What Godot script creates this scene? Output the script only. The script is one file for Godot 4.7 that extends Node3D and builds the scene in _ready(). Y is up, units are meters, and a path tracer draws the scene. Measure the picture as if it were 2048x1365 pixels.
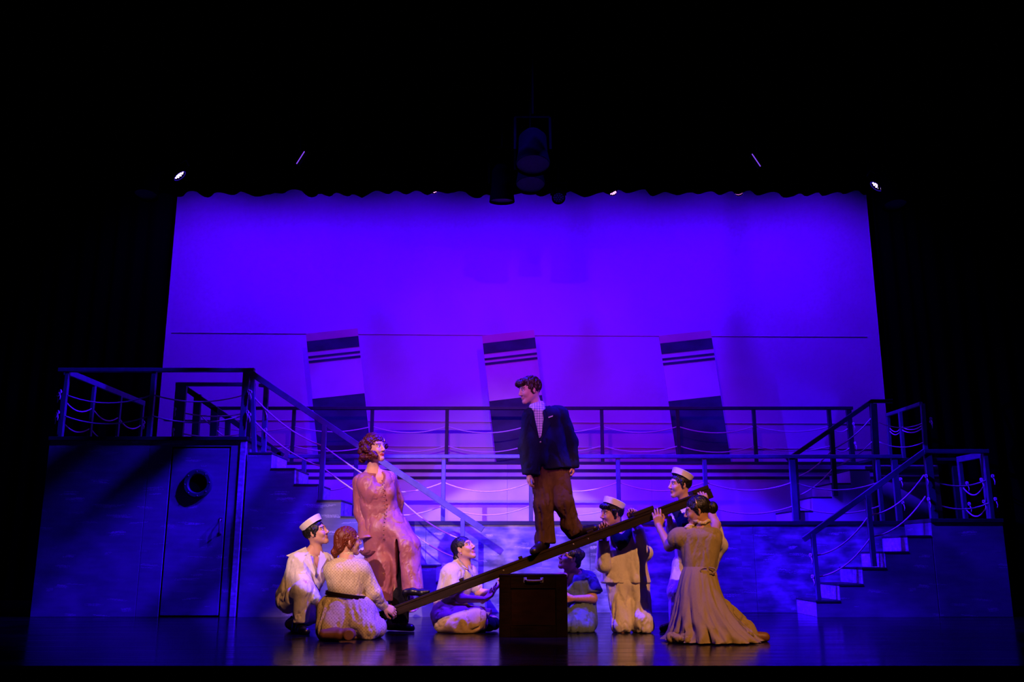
extends Node3D
# A musical on a school stage: a ship set in blue light, nine performers around a raised plank.

const F := 1850.0          # focal length in pixels of the 2048 x 1365 frame
const EYE := 0.67          # height of the lens above the stage floor
var pitch := atan(428.0 / F)
var mats := {}
var cache := {}
var used := {}

# ------------------------------------------------------------------ light, camera
func setup_camera() -> void:
	var cam := Camera3D.new()
	cam.name = "camera"
	cam.fov = rad_to_deg(2.0 * atan(682.5 / F))
	cam.position = Vector3(0, EYE, 0)
	cam.rotation = Vector3(pitch, 0, 0)
	cam.near = 0.1
	cam.far = 60.0
	cam.current = true
	add_child(cam)
	var we := WorldEnvironment.new()
	we.name = "environment"
	var e := Environment.new()
	e.background_mode = Environment.BG_COLOR
	e.background_color = Color(0, 0, 0)
	e.tonemap_mode = Environment.TONE_MAPPER_LINEAR
	e.tonemap_exposure = 1.0
	e.sdfgi_enabled = true
	e.ssao_enabled = true
	e.ssil_enabled = true
	we.environment = e
	add_child(we)

# a stage lamp out of the picture: housing, glowing lens, barn doors and its beam
func stage_lamp(called: String, label: String, at: Vector3, to: Vector3, col: Color, energy: float, angle: float, blend := 0.3, size := 0.05, group := "") -> Node3D:
	var t := thing(called, label, "stage light", at, group)
	t.basis = Basis.looking_at(to - at, Vector3.UP if absf((to - at).normalized().y) < 0.98 else Vector3.RIGHT)
	part("housing", lathe([[0.045, -0.02], [0.075, 0.0], [0.1, 0.1], [0.1, 0.24], [0.07, 0.3], [0.0, 0.31]], 20, true), mat_black(), t, Transform3D(Basis(Vector3.RIGHT, PI / 2), Vector3(0, 0, 0.02)))
	part("lens", lathe([[0.0, 0.0], [0.07, 0.0]], 20, true), glow(col, 1.2), t, Transform3D(Basis(Vector3.RIGHT, PI / 2), Vector3(0, 0, 0.012)))
	var yoke := SurfaceTool.new(); yoke.begin(Mesh.PRIMITIVE_TRIANGLES)
	for s in [-1.0, 1.0]: bar(yoke, Vector3(0.115 * s, 0, 0.15), Vector3(0.115 * s, 0.24, 0.15), 0.02, 0.006)
	bar(yoke, Vector3(-0.12, 0.24, 0.15), Vector3(0.12, 0.24, 0.15), 0.02, 0.006)
	bar(yoke, Vector3(0, 0.24, 0.15), Vector3(0, 0.34, 0.15), 0.02, 0.02)
	part("yoke", done(yoke), mat_black(), t)
	drop_pipe(t, 0.34)
	var l := SpotLight3D.new()
	l.name = "beam"
	l.light_color = col
	l.light_energy = energy
	l.light_size = size
	l.spot_angle = angle
	l.spot_angle_attenuation = blend
	l.spot_range = 30.0
	l.spot_attenuation = 2.0
	l.shadow_enabled = true
	l.position = Vector3(0, 0, -0.03)
	t.add_child(l)
	return t

const BLUE := Color(0.27, 0.0, 1.0)
const VIOLET := Color(0.40, 0.05, 1.0)
const DEEP := Color(0.19, 0.02, 1.0)
const COOL := Color(0.50, 0.34, 1.0)
const LILAC := Color(0.90, 0.55, 1.0)
const PLUM := Color(0.80, 0.12, 1.0)
const AMBER := Color(1.0, 0.66, 0.40)
const ROSE := Color(1.0, 0.75, 0.78)

func setup_lights() -> void:
	# colour wash for the hanging backcloth, from a bar behind the border
	for i in 7:
		var x := -5.1 + 1.7 * i
		stage_lamp("backcloth_lamp", "black lamp on the bar hidden behind the border, washing the backcloth blue", Vector3(x, 7.3, -12.75), Vector3(x, 3.4, -15.0), BLUE, 12.0, 53.0, 1.0, 0.08, "lamps washing the backcloth")
	# blue wash on the ship set from a bar above the players, focused across to the far side
	for i in 4:
		var x := -5.1 + 3.4 * i
		var l := stage_lamp("wash_lamp", "black lamp on the bar above the players, washing the ship set blue", Vector3(x, 7.9, -8.75), Vector3(-x * 0.70, 0.7, -10.8), DEEP, 310.0, 27.0, 0.8, 0.012, "blue wash lamps above the players")
		pattern_plate(l, [24, 5, 31, 47][i])
	# violet fill from the back of the auditorium
	for s in [-1.0, 1.0]:
		stage_lamp("gallery_lamp", "black violet lamp at the back of the auditorium, one of a pair", Vector3(2.2 * s, 5.2, 4.5), Vector3(-0.6 * s, 2.5, -14.0), PLUM, 42.0, 11.5, 0.9, 0.06, "pair of gallery lamps")
	stage_lamp("gallery_lamp", "black lilac lamp at the back of the auditorium, between the violet pair", Vector3(0.0, 5.2, 4.5), Vector3(-0.3, 1.45, -13.6), LILAC, 75.0, 6.5, 0.9, 0.05)
	# cool side light reaching the players who face the tall platform
	stage_lamp("side_lamp", "black lamp high in the wings beyond the tall platform, aimed across the players", Vector3(-6.6, 5.2, -7.3), Vector3(1.0, 1.3, -8.45), COOL, 60.0, 7.5, 0.6, 0.03)
	# front light on the players: rose from one side, amber from the other
	stage_lamp("front_lamp", "black rose front lamp focused on heads and shoulders around the plank's low end", Vector3(-3.1, 4.3, -0.7), Vector3(-1.12, 1.46, -8.5), ROSE, 70.0, 8.9, 0.15, 0.03)
	stage_lamp("front_lamp", "black amber front lamp focused on the three players at the plank's high end", Vector3(3.0, 6.4, -1.2), Vector3(1.15, 0.36, -8.3), AMBER, 66.0, 8.2, 0.25, 0.03)
	stage_lamp("front_lamp", "black amber front lamp focused on the four players at the plank's low end", Vector3(1.9, 6.4, -1.2), Vector3(-1.0, 0.52, -8.3), AMBER, 46.0, 7.3, 0.25, 0.03)

# break-up pattern in front of a lamp: a frame holding a few crooked metal leaves
func pattern_plate(lamp: Node3D, seed_: int) -> void:
	var rng := RandomNumberGenerator.new(); rng.seed = seed_
	var st := SurfaceTool.new(); st.begin(Mesh.PRIMITIVE_TRIANGLES)
	var z := -0.95
	for i in 13:
		var c := Vector3(rng.randf_range(-0.5, 0.5), rng.randf_range(-0.42, 0.42), z)
		var a := rng.randf_range(0.1, 0.7)
		var d := Vector3(cos(a), sin(a), 0)
		var pts := [c - d * rng.randf_range(0.10, 0.24), c + Vector3(rng.randf_range(-0.03, 0.03), rng.randf_range(-0.03, 0.03), 0), c + d * rng.randf_range(0.10, 0.24)]
		for k in 2: bar(st, pts[k], pts[k + 1], rng.randf_range(0.03, 0.085), 0.002)
	for s in [-1.0, 1.0]:
		bar(st, Vector3(0.62 * s, -0.6, z), Vector3(0.62 * s, 0.6, z), 0.01, 0.01)
		bar(st, Vector3(-0.62, 0.6 * s, z), Vector3(0.62, 0.6 * s, z), 0.01, 0.01)
		bar(st, Vector3(0.1 * s, 0.06, 0.0), Vector3(0.62 * s, 0.6, z), 0.01, 0.01)
	part("pattern_plate", done(st), mat_black(), lamp, Transform3D.IDENTITY, "cut-out pattern that breaks up the beam")

# ------------------------------------------------------------------ helpers
func P(px: float, py: float, Z: float) -> Vector3:      # the point seen at a pixel, Z metres up-stage of the lens
	var u := (px - 1024.0) / F
	var v := -(py - 682.5) / F
	var y := v * cos(pitch) + sin(pitch)
	var z := cos(pitch) - v * sin(pitch)
	var k := Z / z
	return Vector3(u * k, EYE + y * k, -Z)

func numbered(called: String) -> String:
	var n: int = used.get(called, 0)
	used[called] = n + 1
	return called if n == 0 else "%s_%03d" % [called, n]

func thing(called: String, label: String, category: String, at := Vector3.ZERO, group := "") -> Node3D:
	var o := Node3D.new()
	o.name = numbered(called)
	add_child(o)
	o.position = at
	tag(o, label, category, group)
	return o

func tag(o: Node, label: String, category: String, group := "") -> void:
	o.set_meta("label", label)
	o.set_meta("category", category)
	if group != "": o.set_meta("group", group)

func part(called: String, mesh: Mesh, m: Material, parent: Node, at := Transform3D.IDENTITY, label := "") -> MeshInstance3D:
	var o := MeshInstance3D.new()
	o.name = called
	o.mesh = mesh
	o.material_override = m
	o.transform = at
	o.cast_shadow = GeometryInstance3D.SHADOW_CASTING_SETTING_ON
	if label != "": o.set_meta("label", label)
	parent.add_child(o, true)
	return o

func structure(called: String, mesh: Mesh, m: Material, at: Transform3D, label: String) -> MeshInstance3D:
	var o := part(numbered(called), mesh, m, self, at, label)
	o.set_meta("kind", "structure")
	o.set_meta("category", called.split("_")[0])
	return o

func done(st: SurfaceTool) -> ArrayMesh:
	st.generate_normals()
	return st.commit()

func tri(st: SurfaceTool, a: Vector3, b: Vector3, c: Vector3, out: Vector3) -> void:
	if (b - a).cross(c - a).dot(out) > 0.0:
		st.add_vertex(a); st.add_vertex(c); st.add_vertex(b)
	else:
		st.add_vertex(a); st.add_vertex(b); st.add_vertex(c)

func quad(st: SurfaceTool, a: Vector3, b: Vector3, c: Vector3, d: Vector3, out: Vector3) -> void:
	tri(st, a, b, c, out)
	tri(st, a, c, d, out)

# a box with chamfered edges, added to a SurfaceTool
func add_box(st: SurfaceTool, size: Vector3, t := Transform3D.IDENTITY, c := 0.004) -> void:
	var h := size * 0.5
	c = minf(c, 0.4 * minf(h.x, minf(h.y, h.z)))
	st.set_smooth_group(-1)
	var pt := func(s: Vector3, axis: int) -> Vector3:
		var p := Vector3(s.x * (h.x - c), s.y * (h.y - c), s.z * (h.z - c))
		p[axis] = s[axis] * h[axis]
		return t * p
	for a in 3:
		var b := (a + 1) % 3
		var d := (a + 2) % 3
		for s in [-1.0, 1.0]:
			var q: Array[Vector3] = []
			for k in [[-1, -1], [1, -1], [1, 1], [-1, 1]]:
				var sg := Vector3.ZERO
				sg[a] = s; sg[b] = k[0]; sg[d] = k[1]
				q.append(pt.call(sg, a))
			var n := Vector3.ZERO
			n[a] = s
			quad(st, q[0], q[1], q[2], q[3], t.basis * n)
			for s2 in [-1.0, 1.0]:
				var s1 := Vector3.ZERO
				s1[a] = s; s1[b] = s2; s1[d] = -1
				var s3 := s1
				s3[d] = 1
				n = Vector3.ZERO
				n[a] = s; n[b] = s2
				quad(st, pt.call(s1, a), pt.call(s1, b), pt.call(s3, b), pt.call(s3, a), t.basis * n)
	for sx in [-1.0, 1.0]:
		for sy in [-1.0, 1.0]:
			for sz in [-1.0, 1.0]:
				var s := Vector3(sx, sy, sz)
				tri(st, pt.call(s, 0), pt.call(s, 1), pt.call(s, 2), t.basis * s)

func box(size: Vector3, c := 0.004) -> ArrayMesh:
	var key := "box%s%s" % [size.snapped(Vector3.ONE * 0.001), c]
	if not cache.has(key):
		var st := SurfaceTool.new()
		st.begin(Mesh.PRIMITIVE_TRIANGLES)
		add_box(st, size, Transform3D.IDENTITY, c)
		cache[key] = done(st)
	return cache[key]

func along(a: Vector3, b: Vector3) -> Transform3D:      # local y runs from a to b, origin half way
	var y := (b - a).normalized()
	var x := y.cross(Vector3(0, 0, 1))
	if x.length() < 0.05: x = Vector3.RIGHT
	x = x.normalized()
	return Transform3D(Basis(x, y, x.cross(y)), (a + b) * 0.5)

func bar(st: SurfaceTool, a: Vector3, b: Vector3, w: float, d: float) -> void:
	add_box(st, Vector3(w, (b - a).length(), d), along(a, b), 0.003)

func beam(called: String, a: Vector3, b: Vector3, w: float, d: float, m: Material, parent: Node) -> MeshInstance3D:
	return part(called, box(Vector3(w, (b - a).length(), d), 0.004), m, parent, along(a, b))

func slab(called: String, lo: Vector3, hi: Vector3, m: Material, parent: Node, c := 0.003, label := "") -> MeshInstance3D:
	var l := Vector3(minf(lo.x, hi.x), minf(lo.y, hi.y), minf(lo.z, hi.z))
	var h := Vector3(maxf(lo.x, hi.x), maxf(lo.y, hi.y), maxf(lo.z, hi.z))
	return part(called, box(h - l, c), m, parent, Transform3D(Basis(), (l + h) * 0.5), label)

func lathe(profile: Array, sides := 20, smooth := true) -> ArrayMesh:    # [[radius, y], ...] turned about y
	var st := SurfaceTool.new()
	st.begin(Mesh.PRIMITIVE_TRIANGLES)
	st.set_smooth_group(0 if smooth else -1)
	for i in profile.size() - 1:
		var r0: float = profile[i][0]
		var y0: float = profile[i][1]
		var r1: float = profile[i + 1][0]
		var y1: float = profile[i + 1][1]
		if smooth: st.set_smooth_group(i)
		for k in sides:
			var a := TAU * k / sides
			var b := TAU * (k + 1) / sides
			var p := [Vector3(r0 * cos(a), y0, r0 * sin(a)), Vector3(r0 * cos(b), y0, r0 * sin(b)), Vector3(r1 * cos(b), y1, r1 * sin(b)), Vector3(r1 * cos(a), y1, r1 * sin(a))]
			var out := Vector3(cos((a + b) * 0.5) * (y1 - y0), -(r1 - r0), sin((a + b) * 0.5) * (y1 - y0))
			if r0 > 1e-5: tri(st, p[0], p[1], p[2], out)
			if r1 > 1e-5: tri(st, p[0], p[2], p[3], out)
	return done(st)

func add_tube(st: SurfaceTool, pts: PackedVector3Array, r: float, sides := 6) -> void:
	st.set_smooth_group(0)
	var rings: Array[PackedVector3Array] = []
	for i in pts.size():
		var d := (pts[mini(i + 1, pts.size() - 1)] - pts[maxi(i - 1, 0)]).normalized()
		var x := d.cross(Vector3(0.13, 0.21, 0.97)).normalized()
		var y := d.cross(x)
		var ring := PackedVector3Array()
		for k in sides:
			ring.append(pts[i] + (x * cos(TAU * k / sides) + y * sin(TAU * k / sides)) * r)
		rings.append(ring)
	for i in pts.size() - 1:
		for k in sides:
			var k2 := (k + 1) % sides
			quad(st, rings[i][k], rings[i][k2], rings[i + 1][k2], rings[i + 1][k], (rings[i][k] + rings[i][k2]) * 0.5 - pts[i])
	for e in [0, pts.size() - 1]:
		for k in sides:
			tri(st, pts[e], rings[e][k], rings[e][(k + 1) % sides], pts[e] - pts[1 if e == 0 else e - 1])

func tube(pts: PackedVector3Array, r: float, sides := 6) -> ArrayMesh:
	var st := SurfaceTool.new()
	st.begin(Mesh.PRIMITIVE_TRIANGLES)
	add_tube(st, pts, r, sides)
	return done(st)

func swag(a: Vector3, b: Vector3, sag: float) -> PackedVector3Array:
	var pts := PackedVector3Array()
	for i in 15:
		var s := i / 14.0
		pts.append(a.lerp(b, s) - Vector3(0, 4.0 * sag * s * (1.0 - s), 0))
	return pts

func prism(poly: PackedVector2Array, depth: float) -> ArrayMesh:     # polygon in xy, from z 0 back to -depth
	var st := SurfaceTool.new()
	st.begin(Mesh.PRIMITIVE_TRIANGLES)
	st.set_smooth_group(-1)
	var idx := Geometry2D.triangulate_polygon(poly)
	for i in range(0, idx.size(), 3):
		for z in [0.0, -depth]:
			var v: Array[Vector3] = []
			for k in 3: v.append(Vector3(poly[idx[i + k]].x, poly[idx[i + k]].y, z))
			tri(st, v[0], v[1], v[2], Vector3(0, 0, 1.0 if z == 0.0 else -1.0))
	var ccw := not Geometry2D.is_polygon_clockwise(poly)
	for i in poly.size():
		var a := poly[i]
		var b := poly[(i + 1) % poly.size()]
		var n := Vector2(b.y - a.y, a.x - b.x) * (1.0 if ccw else -1.0)
		quad(st, Vector3(a.x, a.y, 0), Vector3(b.x, b.y, 0), Vector3(b.x, b.y, -depth), Vector3(a.x, a.y, -depth), Vector3(n.x, n.y, 0))
	return done(st)

# ------------------------------------------------------------------ materials
func flat_mat(key: String, c: Color, rough := 0.7, metal := 0.0) -> StandardMaterial3D:
	if not mats.has(key):
		var m := StandardMaterial3D.new()
		m.albedo_color = c
		m.roughness = rough
		m.metallic = metal
		mats[key] = m
	return mats[key]

func mat_black() -> StandardMaterial3D:
	var m := flat_mat("black", Color(0.03, 0.03, 0.034), 0.9)
	m.metallic_specular = 0.1
	return m

func glow(c: Color, e: float) -> StandardMaterial3D:
	var key := "glow%s%s" % [c, e]
	if not mats.has(key):
		var m := StandardMaterial3D.new()
		m.albedo_color = Color(0.1, 0.1, 0.12)
		m.roughness = 0.3
		m.emission_enabled = true
		m.emission = c
		m.emission_energy_multiplier = e
		mats[key] = m
	return mats[key]

# paint scumbled over board: coarse clouds between two tones, short pale dry-brush strokes across
func painted(key: String, dark: Color, light: Color, stroke: Color, strokes: int, cloud := 0.008, seed_ := 1, streaky := 1.0, size := 512, metres := 2.4) -> StandardMaterial3D:
	if mats.has(key): return mats[key]
	var n1 := FastNoiseLite.new(); n1.seed = seed_; n1.frequency = cloud; n1.fractal_octaves = 4
	var n2 := FastNoiseLite.new(); n2.seed = seed_ + 7; n2.frequency = 0.05; n2.fractal_octaves = 2
	var img := Image.create(size, size, false, Image.FORMAT_RGB8)
	for y in size:
		for x in size:
			var wx := minf(1.0, minf(x, size - 1 - x) / 60.0)
			var wy := minf(1.0, minf(y, size - 1 - y) / 60.0)
			var a := n1.get_noise_2d(x, y * 1.6) * wx * wy
			var b := n2.get_noise_2d(x * 0.22 / streaky, y * 1.3)
			img.set_pixel(x, y, dark.lerp(light, clampf(0.45 + 1.0 * a + 0.3 * b, 0.0, 1.0)))
	var rng := RandomNumberGenerator.new(); rng.seed = seed_ * 91
	for i in strokes:
		var w := rng.randi_range(14, 70)
		var h := rng.randi_range(2, 9)
		var ox := rng.randi_range(0, size - 1)
		var oy := rng.randi_range(0, size - 1)
		var tilt := rng.randf_range(-0.12, 0.12)
		var al := rng.randf_range(0.25, 0.9)
		for yy in h:
			var a0 := rng.randi_range(0, w / 3)
			var a1 := w - rng.randi_range(0, w / 3)
			if rng.randf() < 0.3: continue
			for xx in range(a0, a1):
				if rng.randf() < 0.25: continue
				var qx := (ox + xx) % size
				var qy := posmod(oy + yy + int(tilt * xx), size)
				img.set_pixel(qx, qy, img.get_pixel(qx, qy).lerp(stroke, al))
	img.generate_mipmaps()
	var m := StandardMaterial3D.new()
	m.albedo_texture = ImageTexture.create_from_image(img)
	m.uv1_triplanar = true
	m.uv1_world_triplanar = true
	m.uv1_scale = Vector3.ONE / metres
	m.uv1_offset = Vector3(seed_ * 0.37, seed_ * 0.21, 0.13)
	m.roughness = 0.75
	mats[key] = m
	return m

func noise_mat(key: String, c0: Color, c1: Color, freq: float, scale: Vector3, rough: float, relief := 0.0, seed_ := 3) -> StandardMaterial3D:
	if mats.has(key): return mats[key]
	var n := FastNoiseLite.new(); n.seed = seed_; n.frequency = freq; n.fractal_octaves = 4
	var g := Gradient.new()
	g.offsets = PackedFloat32Array([0.25, 0.75])
	g.colors = PackedColorArray([c0, c1])
	var t := NoiseTexture2D.new()
	t.width = 256; t.height = 256; t.seamless = true; t.noise = n; t.color_ramp = g
	var m := StandardMaterial3D.new()
	m.albedo_texture = t
	m.uv1_triplanar = true
	m.uv1_scale = scale
	m.roughness = rough
	if relief > 0.0:
		var t2 := NoiseTexture2D.new()
		t2.width = 256; t2.height = 256; t2.seamless = true; t2.noise = n; t2.as_normal_map = true; t2.bump_strength = 4.0
		m.normal_enabled = true
		m.normal_texture = t2
		m.normal_scale = relief
	mats[key] = m
	return m

func m_wall() -> Material: return painted("wall", Color(0.40, 0.42, 0.50), Color(0.52, 0.54, 0.62), Color(0.78, 0.80, 0.86), 90, 0.008, 2)
func m_cloud() -> Material: return painted("cloud", Color(0.34, 0.36, 0.46), Color(0.74, 0.76, 0.82), Color(0.88, 0.89, 0.92), 120, 0.011, 5)
func m_riser() -> Material: return painted("riser", Color(0.55, 0.57, 0.64), Color(0.82, 0.84, 0.88), Color(0.92, 0.93, 0.95), 60, 0.03, 9, 0.3, 256, 0.8)
func m_rail() -> Material: return noise_mat("rail", Color(0.29, 0.31, 0.42), Color(0.36, 0.38, 0.49), 0.02, Vector3(0.8, 0.8, 0.8), 0.55)
func m_funnel() -> Material: return noise_mat("funnel", Color(0.95, 0.84, 0.88), Color(0.99, 0.90, 0.93), 0.01, Vector3(0.4, 0.4, 0.4), 0.75)  # white boards tinted pink: pink stage light put into their colour
func m_blush() -> Material: return noise_mat("blush", Color(0.94, 0.68, 0.72), Color(0.99, 0.74, 0.77), 0.01, Vector3(0.4, 0.4, 0.4), 0.75)  # pinker light on the funnel tops, put into the band colour
func m_navy() -> Material: return noise_mat("navy", Color(0.16, 0.19, 0.30), Color(0.23, 0.26, 0.38), 0.012, Vector3(0.5, 0.9, 0.5), 0.7)
func m_white() -> Material: return noise_mat("white", Color(0.80, 0.80, 0.82), Color(0.88, 0.88, 0.90), 0.01, Vector3(0.4, 0.4, 0.4), 0.75)
func m_rope() -> Material: return flat_mat("rope", Color(0.93, 0.91, 0.88), 0.8)
func m_deck() -> Material: return noise_mat("deck", Color(0.13, 0.14, 0.20), Color(0.18, 0.19, 0.26), 0.02, Vector3(0.6, 0.6, 0.6), 0.7)

# ------------------------------------------------------------------ the house and the stage
const ZF := 10.65      # front of the ship set
const ZM := 11.42      # front of the middle deck
const ZU := 13.60      # front of the upper deck
const ZC := 15.0       # backcloth
const H_MID := 1.07
const H_TOP := 2.0

func build_house() -> void:
	var black := flat_mat("house", Color(0.035, 0.035, 0.04), 0.9)
	black.metallic_specular = 0.1
	structure("floor", box(Vector3(20, 0.3, 11.4), 0.02), m_floor(), Transform3D(Basis(), Vector3(0, -0.15, -6.02 - 5.7)), "dark polished stage floor")
	structure("floor", box(Vector3(20, 0.2, 17), 0.0), black, Transform3D(Basis(), Vector3(0, -1.2, 2.4)), "dark auditorium floor below the stage")
	structure("trim_1", box(Vector3(20, 1.0, 0.04), 0.003), black, Transform3D(Basis(), Vector3(0, -0.6, -5.99)), "black stage front below the floor edge")
	structure("wall_back", box(Vector3(20, 11, 0.2), 0.0), black, Transform3D(Basis(), Vector3(0, 4.3, -17.4)), "black back wall of the stage")
	structure("wall_front", box(Vector3(20, 11, 0.2), 0.0), black, Transform3D(Basis(), Vector3(0, 4.3, 10.8)), "black wall of the auditorium")
	for s in [-1.0, 1.0]:
		structure("wall_left" if s < 0 else "wall_right", box(Vector3(0.2, 11, 28.4), 0.0), black, Transform3D(Basis(), Vector3(9.9 * s, 4.3, -3.3)), "black side wall of the theatre")
	structure("ceiling", box(Vector3(20, 0.2, 28.4), 0.0), black, Transform3D(Basis(), Vector3(0, 9.7, -3.3)), "black ceiling of the theatre")

func m_floor() -> Material:
	if mats.has("floor"): return mats["floor"]
	var m := noise_mat("floor", Color(0.055, 0.045, 0.05), Color(0.10, 0.08, 0.085), 0.02, Vector3(0.15, 0.5, 1.2), 0.17)
	var n := FastNoiseLite.new(); n.seed = 4; n.frequency = 0.02; n.fractal_octaves = 4
	var g := Gradient.new()
	g.colors = PackedColorArray([Color(0.10, 0.10, 0.10), Color(0.26, 0.26, 0.26)])
	var t := NoiseTexture2D.new(); t.width = 256; t.height = 256; t.seamless = true; t.noise = n; t.color_ramp = g
	m.metallic_specular = 0.3
	m.roughness = 1.0
	m.roughness_texture = t
	return m

# heavy cloth hung from a bar: a wavy sheet, its lower edge uneven where folds turn
func drape(x0: float, x1: float, y0: float, y1: float, amp: float, fold: float, seed_: int, hem: float) -> ArrayMesh:
	var rng := RandomNumberGenerator.new(); rng.seed = seed_
	var st := SurfaceTool.new(); st.begin(Mesh.PRIMITIVE_TRIANGLES); st.set_smooth_group(0)
	var n := int((x1 - x0) / fold * 8.0)
	var ph := PackedFloat32Array(); var up := PackedFloat32Array()
	var a := 0.0
	var f := 1.0
	var tgt := 0.0
	var cur := 0.0
	for i in n + 1:
		if i % 5 == 0:
			f = rng.randf_range(0.6, 1.5)
			tgt = rng.randf_range(-1.0, 1.0)
		a += TAU / 8.0 * f
		cur = lerpf(cur, tgt, 0.45)
		ph.append(a); up.append(cur * hem)
	var rows := 5
	for i in n:
		for r in rows:
			var q: Array[Vector3] = []
			for k in [[0, 0], [1, 0], [1, 1], [0, 1]]:
				var j: int = i + k[0]
				var s: float = float(r + k[1]) / rows
				q.append(Vector3(lerpf(x0, x1, float(j) / n), lerpf(y0 + up[j], y1, s), amp * sin(ph[j]) * (1.0 - 0.5 * s)))
			quad(st, q[0], q[1], q[2], q[3], Vector3(0, 0, 1))
	return done(st)

func build_drapes() -> void:
	var velvet := flat_mat("velvet", Color(0.022, 0.022, 0.026), 0.95)
	velvet.metallic_specular = 0.05
	# backcloth: one sheet with a seam, held straight by a pipe in its hem
	var cloth := noise_mat("backcloth", Color(0.86, 0.86, 0.87), Color(0.90, 0.90, 0.91), 0.006, Vector3(0.3, 0.3, 0.3), 0.85)
	var bc := thing("backcloth", "tall plain white backcloth hanging behind the ship set, lit deep blue", "backcloth", Vector3(0.12, 0, -ZC))
	slab("cloth", Vector3(-5.9, 4.25, 0.0), Vector3(6.0, 9.59, -0.01), cloth, bc)
	slab("cloth", Vector3(-5.9, 0.1, -0.001), Vector3(6.0, 4.256, -0.011), cloth, bc)
	beam("hem_pipe", Vector3(-5.9, 0.1, 0), Vector3(6.0, 0.1, 0), 0.04, 0.04, mat_black(), bc)
	for y in [4.25, 2.79, 2.38]:
		part("tie_line", tube(PackedVector3Array([Vector3(-5.8, y + 0.03, 0.004), Vector3(0, y - 0.01, 0.004), Vector3(5.8, y - 0.04, 0.004)]), 0.008), m_rope(), bc, Transform3D.IDENTITY, "taut white line across the cloth")
	# border above, legs at the sides
	var bo := thing("border_curtain", "black pleated border curtain hanging above the backcloth", "curtain", Vector3(0, 0, -12.4))
	part("cloth", drape(-8.5, 8.5, 5.70, 9.58, 0.07, 0.34, 11, 0.05), velvet, bo)
	beam("batten", Vector3(-8.5, 9.57, 0), Vector3(8.5, 9.57, 0), 0.05, 0.05, mat_black(), bo)
	for s in [-1.0, 1.0]:
		for k in 2:
			var z: float = [-14.6, -11.2][k]
			var inner: float = [5.68, 7.2][k]
			var lg := thing("leg_curtain", ["black side curtain masking the edge of the backcloth above the tall platform", "black side curtain hanging in the wings beyond the tall platform", "black side curtain masking the edge of the backcloth above the low platform", "black side curtain hanging in the wings beyond the low platform"][k + (0 if s < 0 else 2)], "curtain", Vector3(0, 0, z))
			var w := drape(0.0, 2.6, 0.02, 9.4, 0.06, 0.3, 20 + k + int(s), 0.0)
			var xin: float = (inner + (0.35 if s > 0 and k == 0 else 0.0))
			part("cloth", w, velvet, lg, Transform3D(Basis(), Vector3(xin if s > 0 else -xin - 2.6, 0, 0)))
			beam("batten", Vector3(s * xin, 9.4, 0), Vector3(s * (xin + 2.6), 9.4, 0), 0.04, 0.04, mat_black(), lg)

# ------------------------------------------------------------------ railings
func add_rope(o: Node3D, a: Vector3, b: Vector3, sag: float) -> void:
	part("rope", tube(swag(a, b, sag), 0.0085), m_rope(), o)

func knot_mesh() -> ArrayMesh:
	if not cache.has("knot"):
		var st := SurfaceTool.new(); st.begin(Mesh.PRIMITIVE_TRIANGLES)
		var pts := PackedVector3Array()
		for i in 15:
			var a := TAU * i / 9.0
			pts.append(Vector3(cos(a) * 0.012, sin(a) * 0.012 + 0.0015 * i, 0.008 * sin(2 * a)))
		add_tube(st, pts, 0.009, 6)
		add_tube(st, PackedVector3Array([Vector3(0.0, -0.01, 0.01), Vector3(0.012, -0.05, 0.012), Vector3(0.006, -0.085, 0.01)]), 0.007, 6)
		cache["knot"] = done(st)
	return cache["knot"]

func knot(o: Node3D, at: Vector3) -> void:
	part("knot", knot_mesh(), m_rope(), o, Transform3D(Basis(), at))

# a straight level railing: posts at given spots, rail on top, two slack ropes between posts
func railing(label: String, spots: Array, widths: Array, y0: float, y1: float, ropes: Array, rail_from: Vector3, rail_to: Vector3, sag := 0.09, m: Material = null) -> Node3D:
	if m == null: m = m_rail()
	var o := thing("railing", label, "railing", Vector3(rail_from.x, y0, rail_from.z))
	var off := -o.position
	for i in spots.size():
		var p: Vector3 = spots[i]
		var w: float = widths[i]
		beam("post", Vector3(p.x, y0, p.z) + off, Vector3(p.x, y1 - 0.02, p.z) + off, w, 0.05, m, o)
	beam("top_rail", rail_from + off + Vector3(0, y1 - y0, 0), rail_to + off + Vector3(0, y1 - y0, 0), 0.045, 0.07, m, o)
	for f in ropes:
		var y: float = lerpf(y1, y0, f)
		for i in spots.size() - 1:
			var a: Vector3 = spots[i]
			var b: Vector3 = spots[i + 1]
			if a.distance_to(b) < 0.25: continue
			add_rope(o, Vector3(a.x, y, a.z + 0.0) + off, Vector3(b.x, y, b.z) + off, sag * (0.85 + 0.3 * fposmod(a.x * 7.3, 1.0)))
		for e in [0, spots.size() - 1]:
			var p: Vector3 = spots[e]
			knot(o, Vector3(p.x + (-0.05 if e == 0 else 0.05), y + 0.02, p.z + 0.03) + off)
	return o

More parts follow.
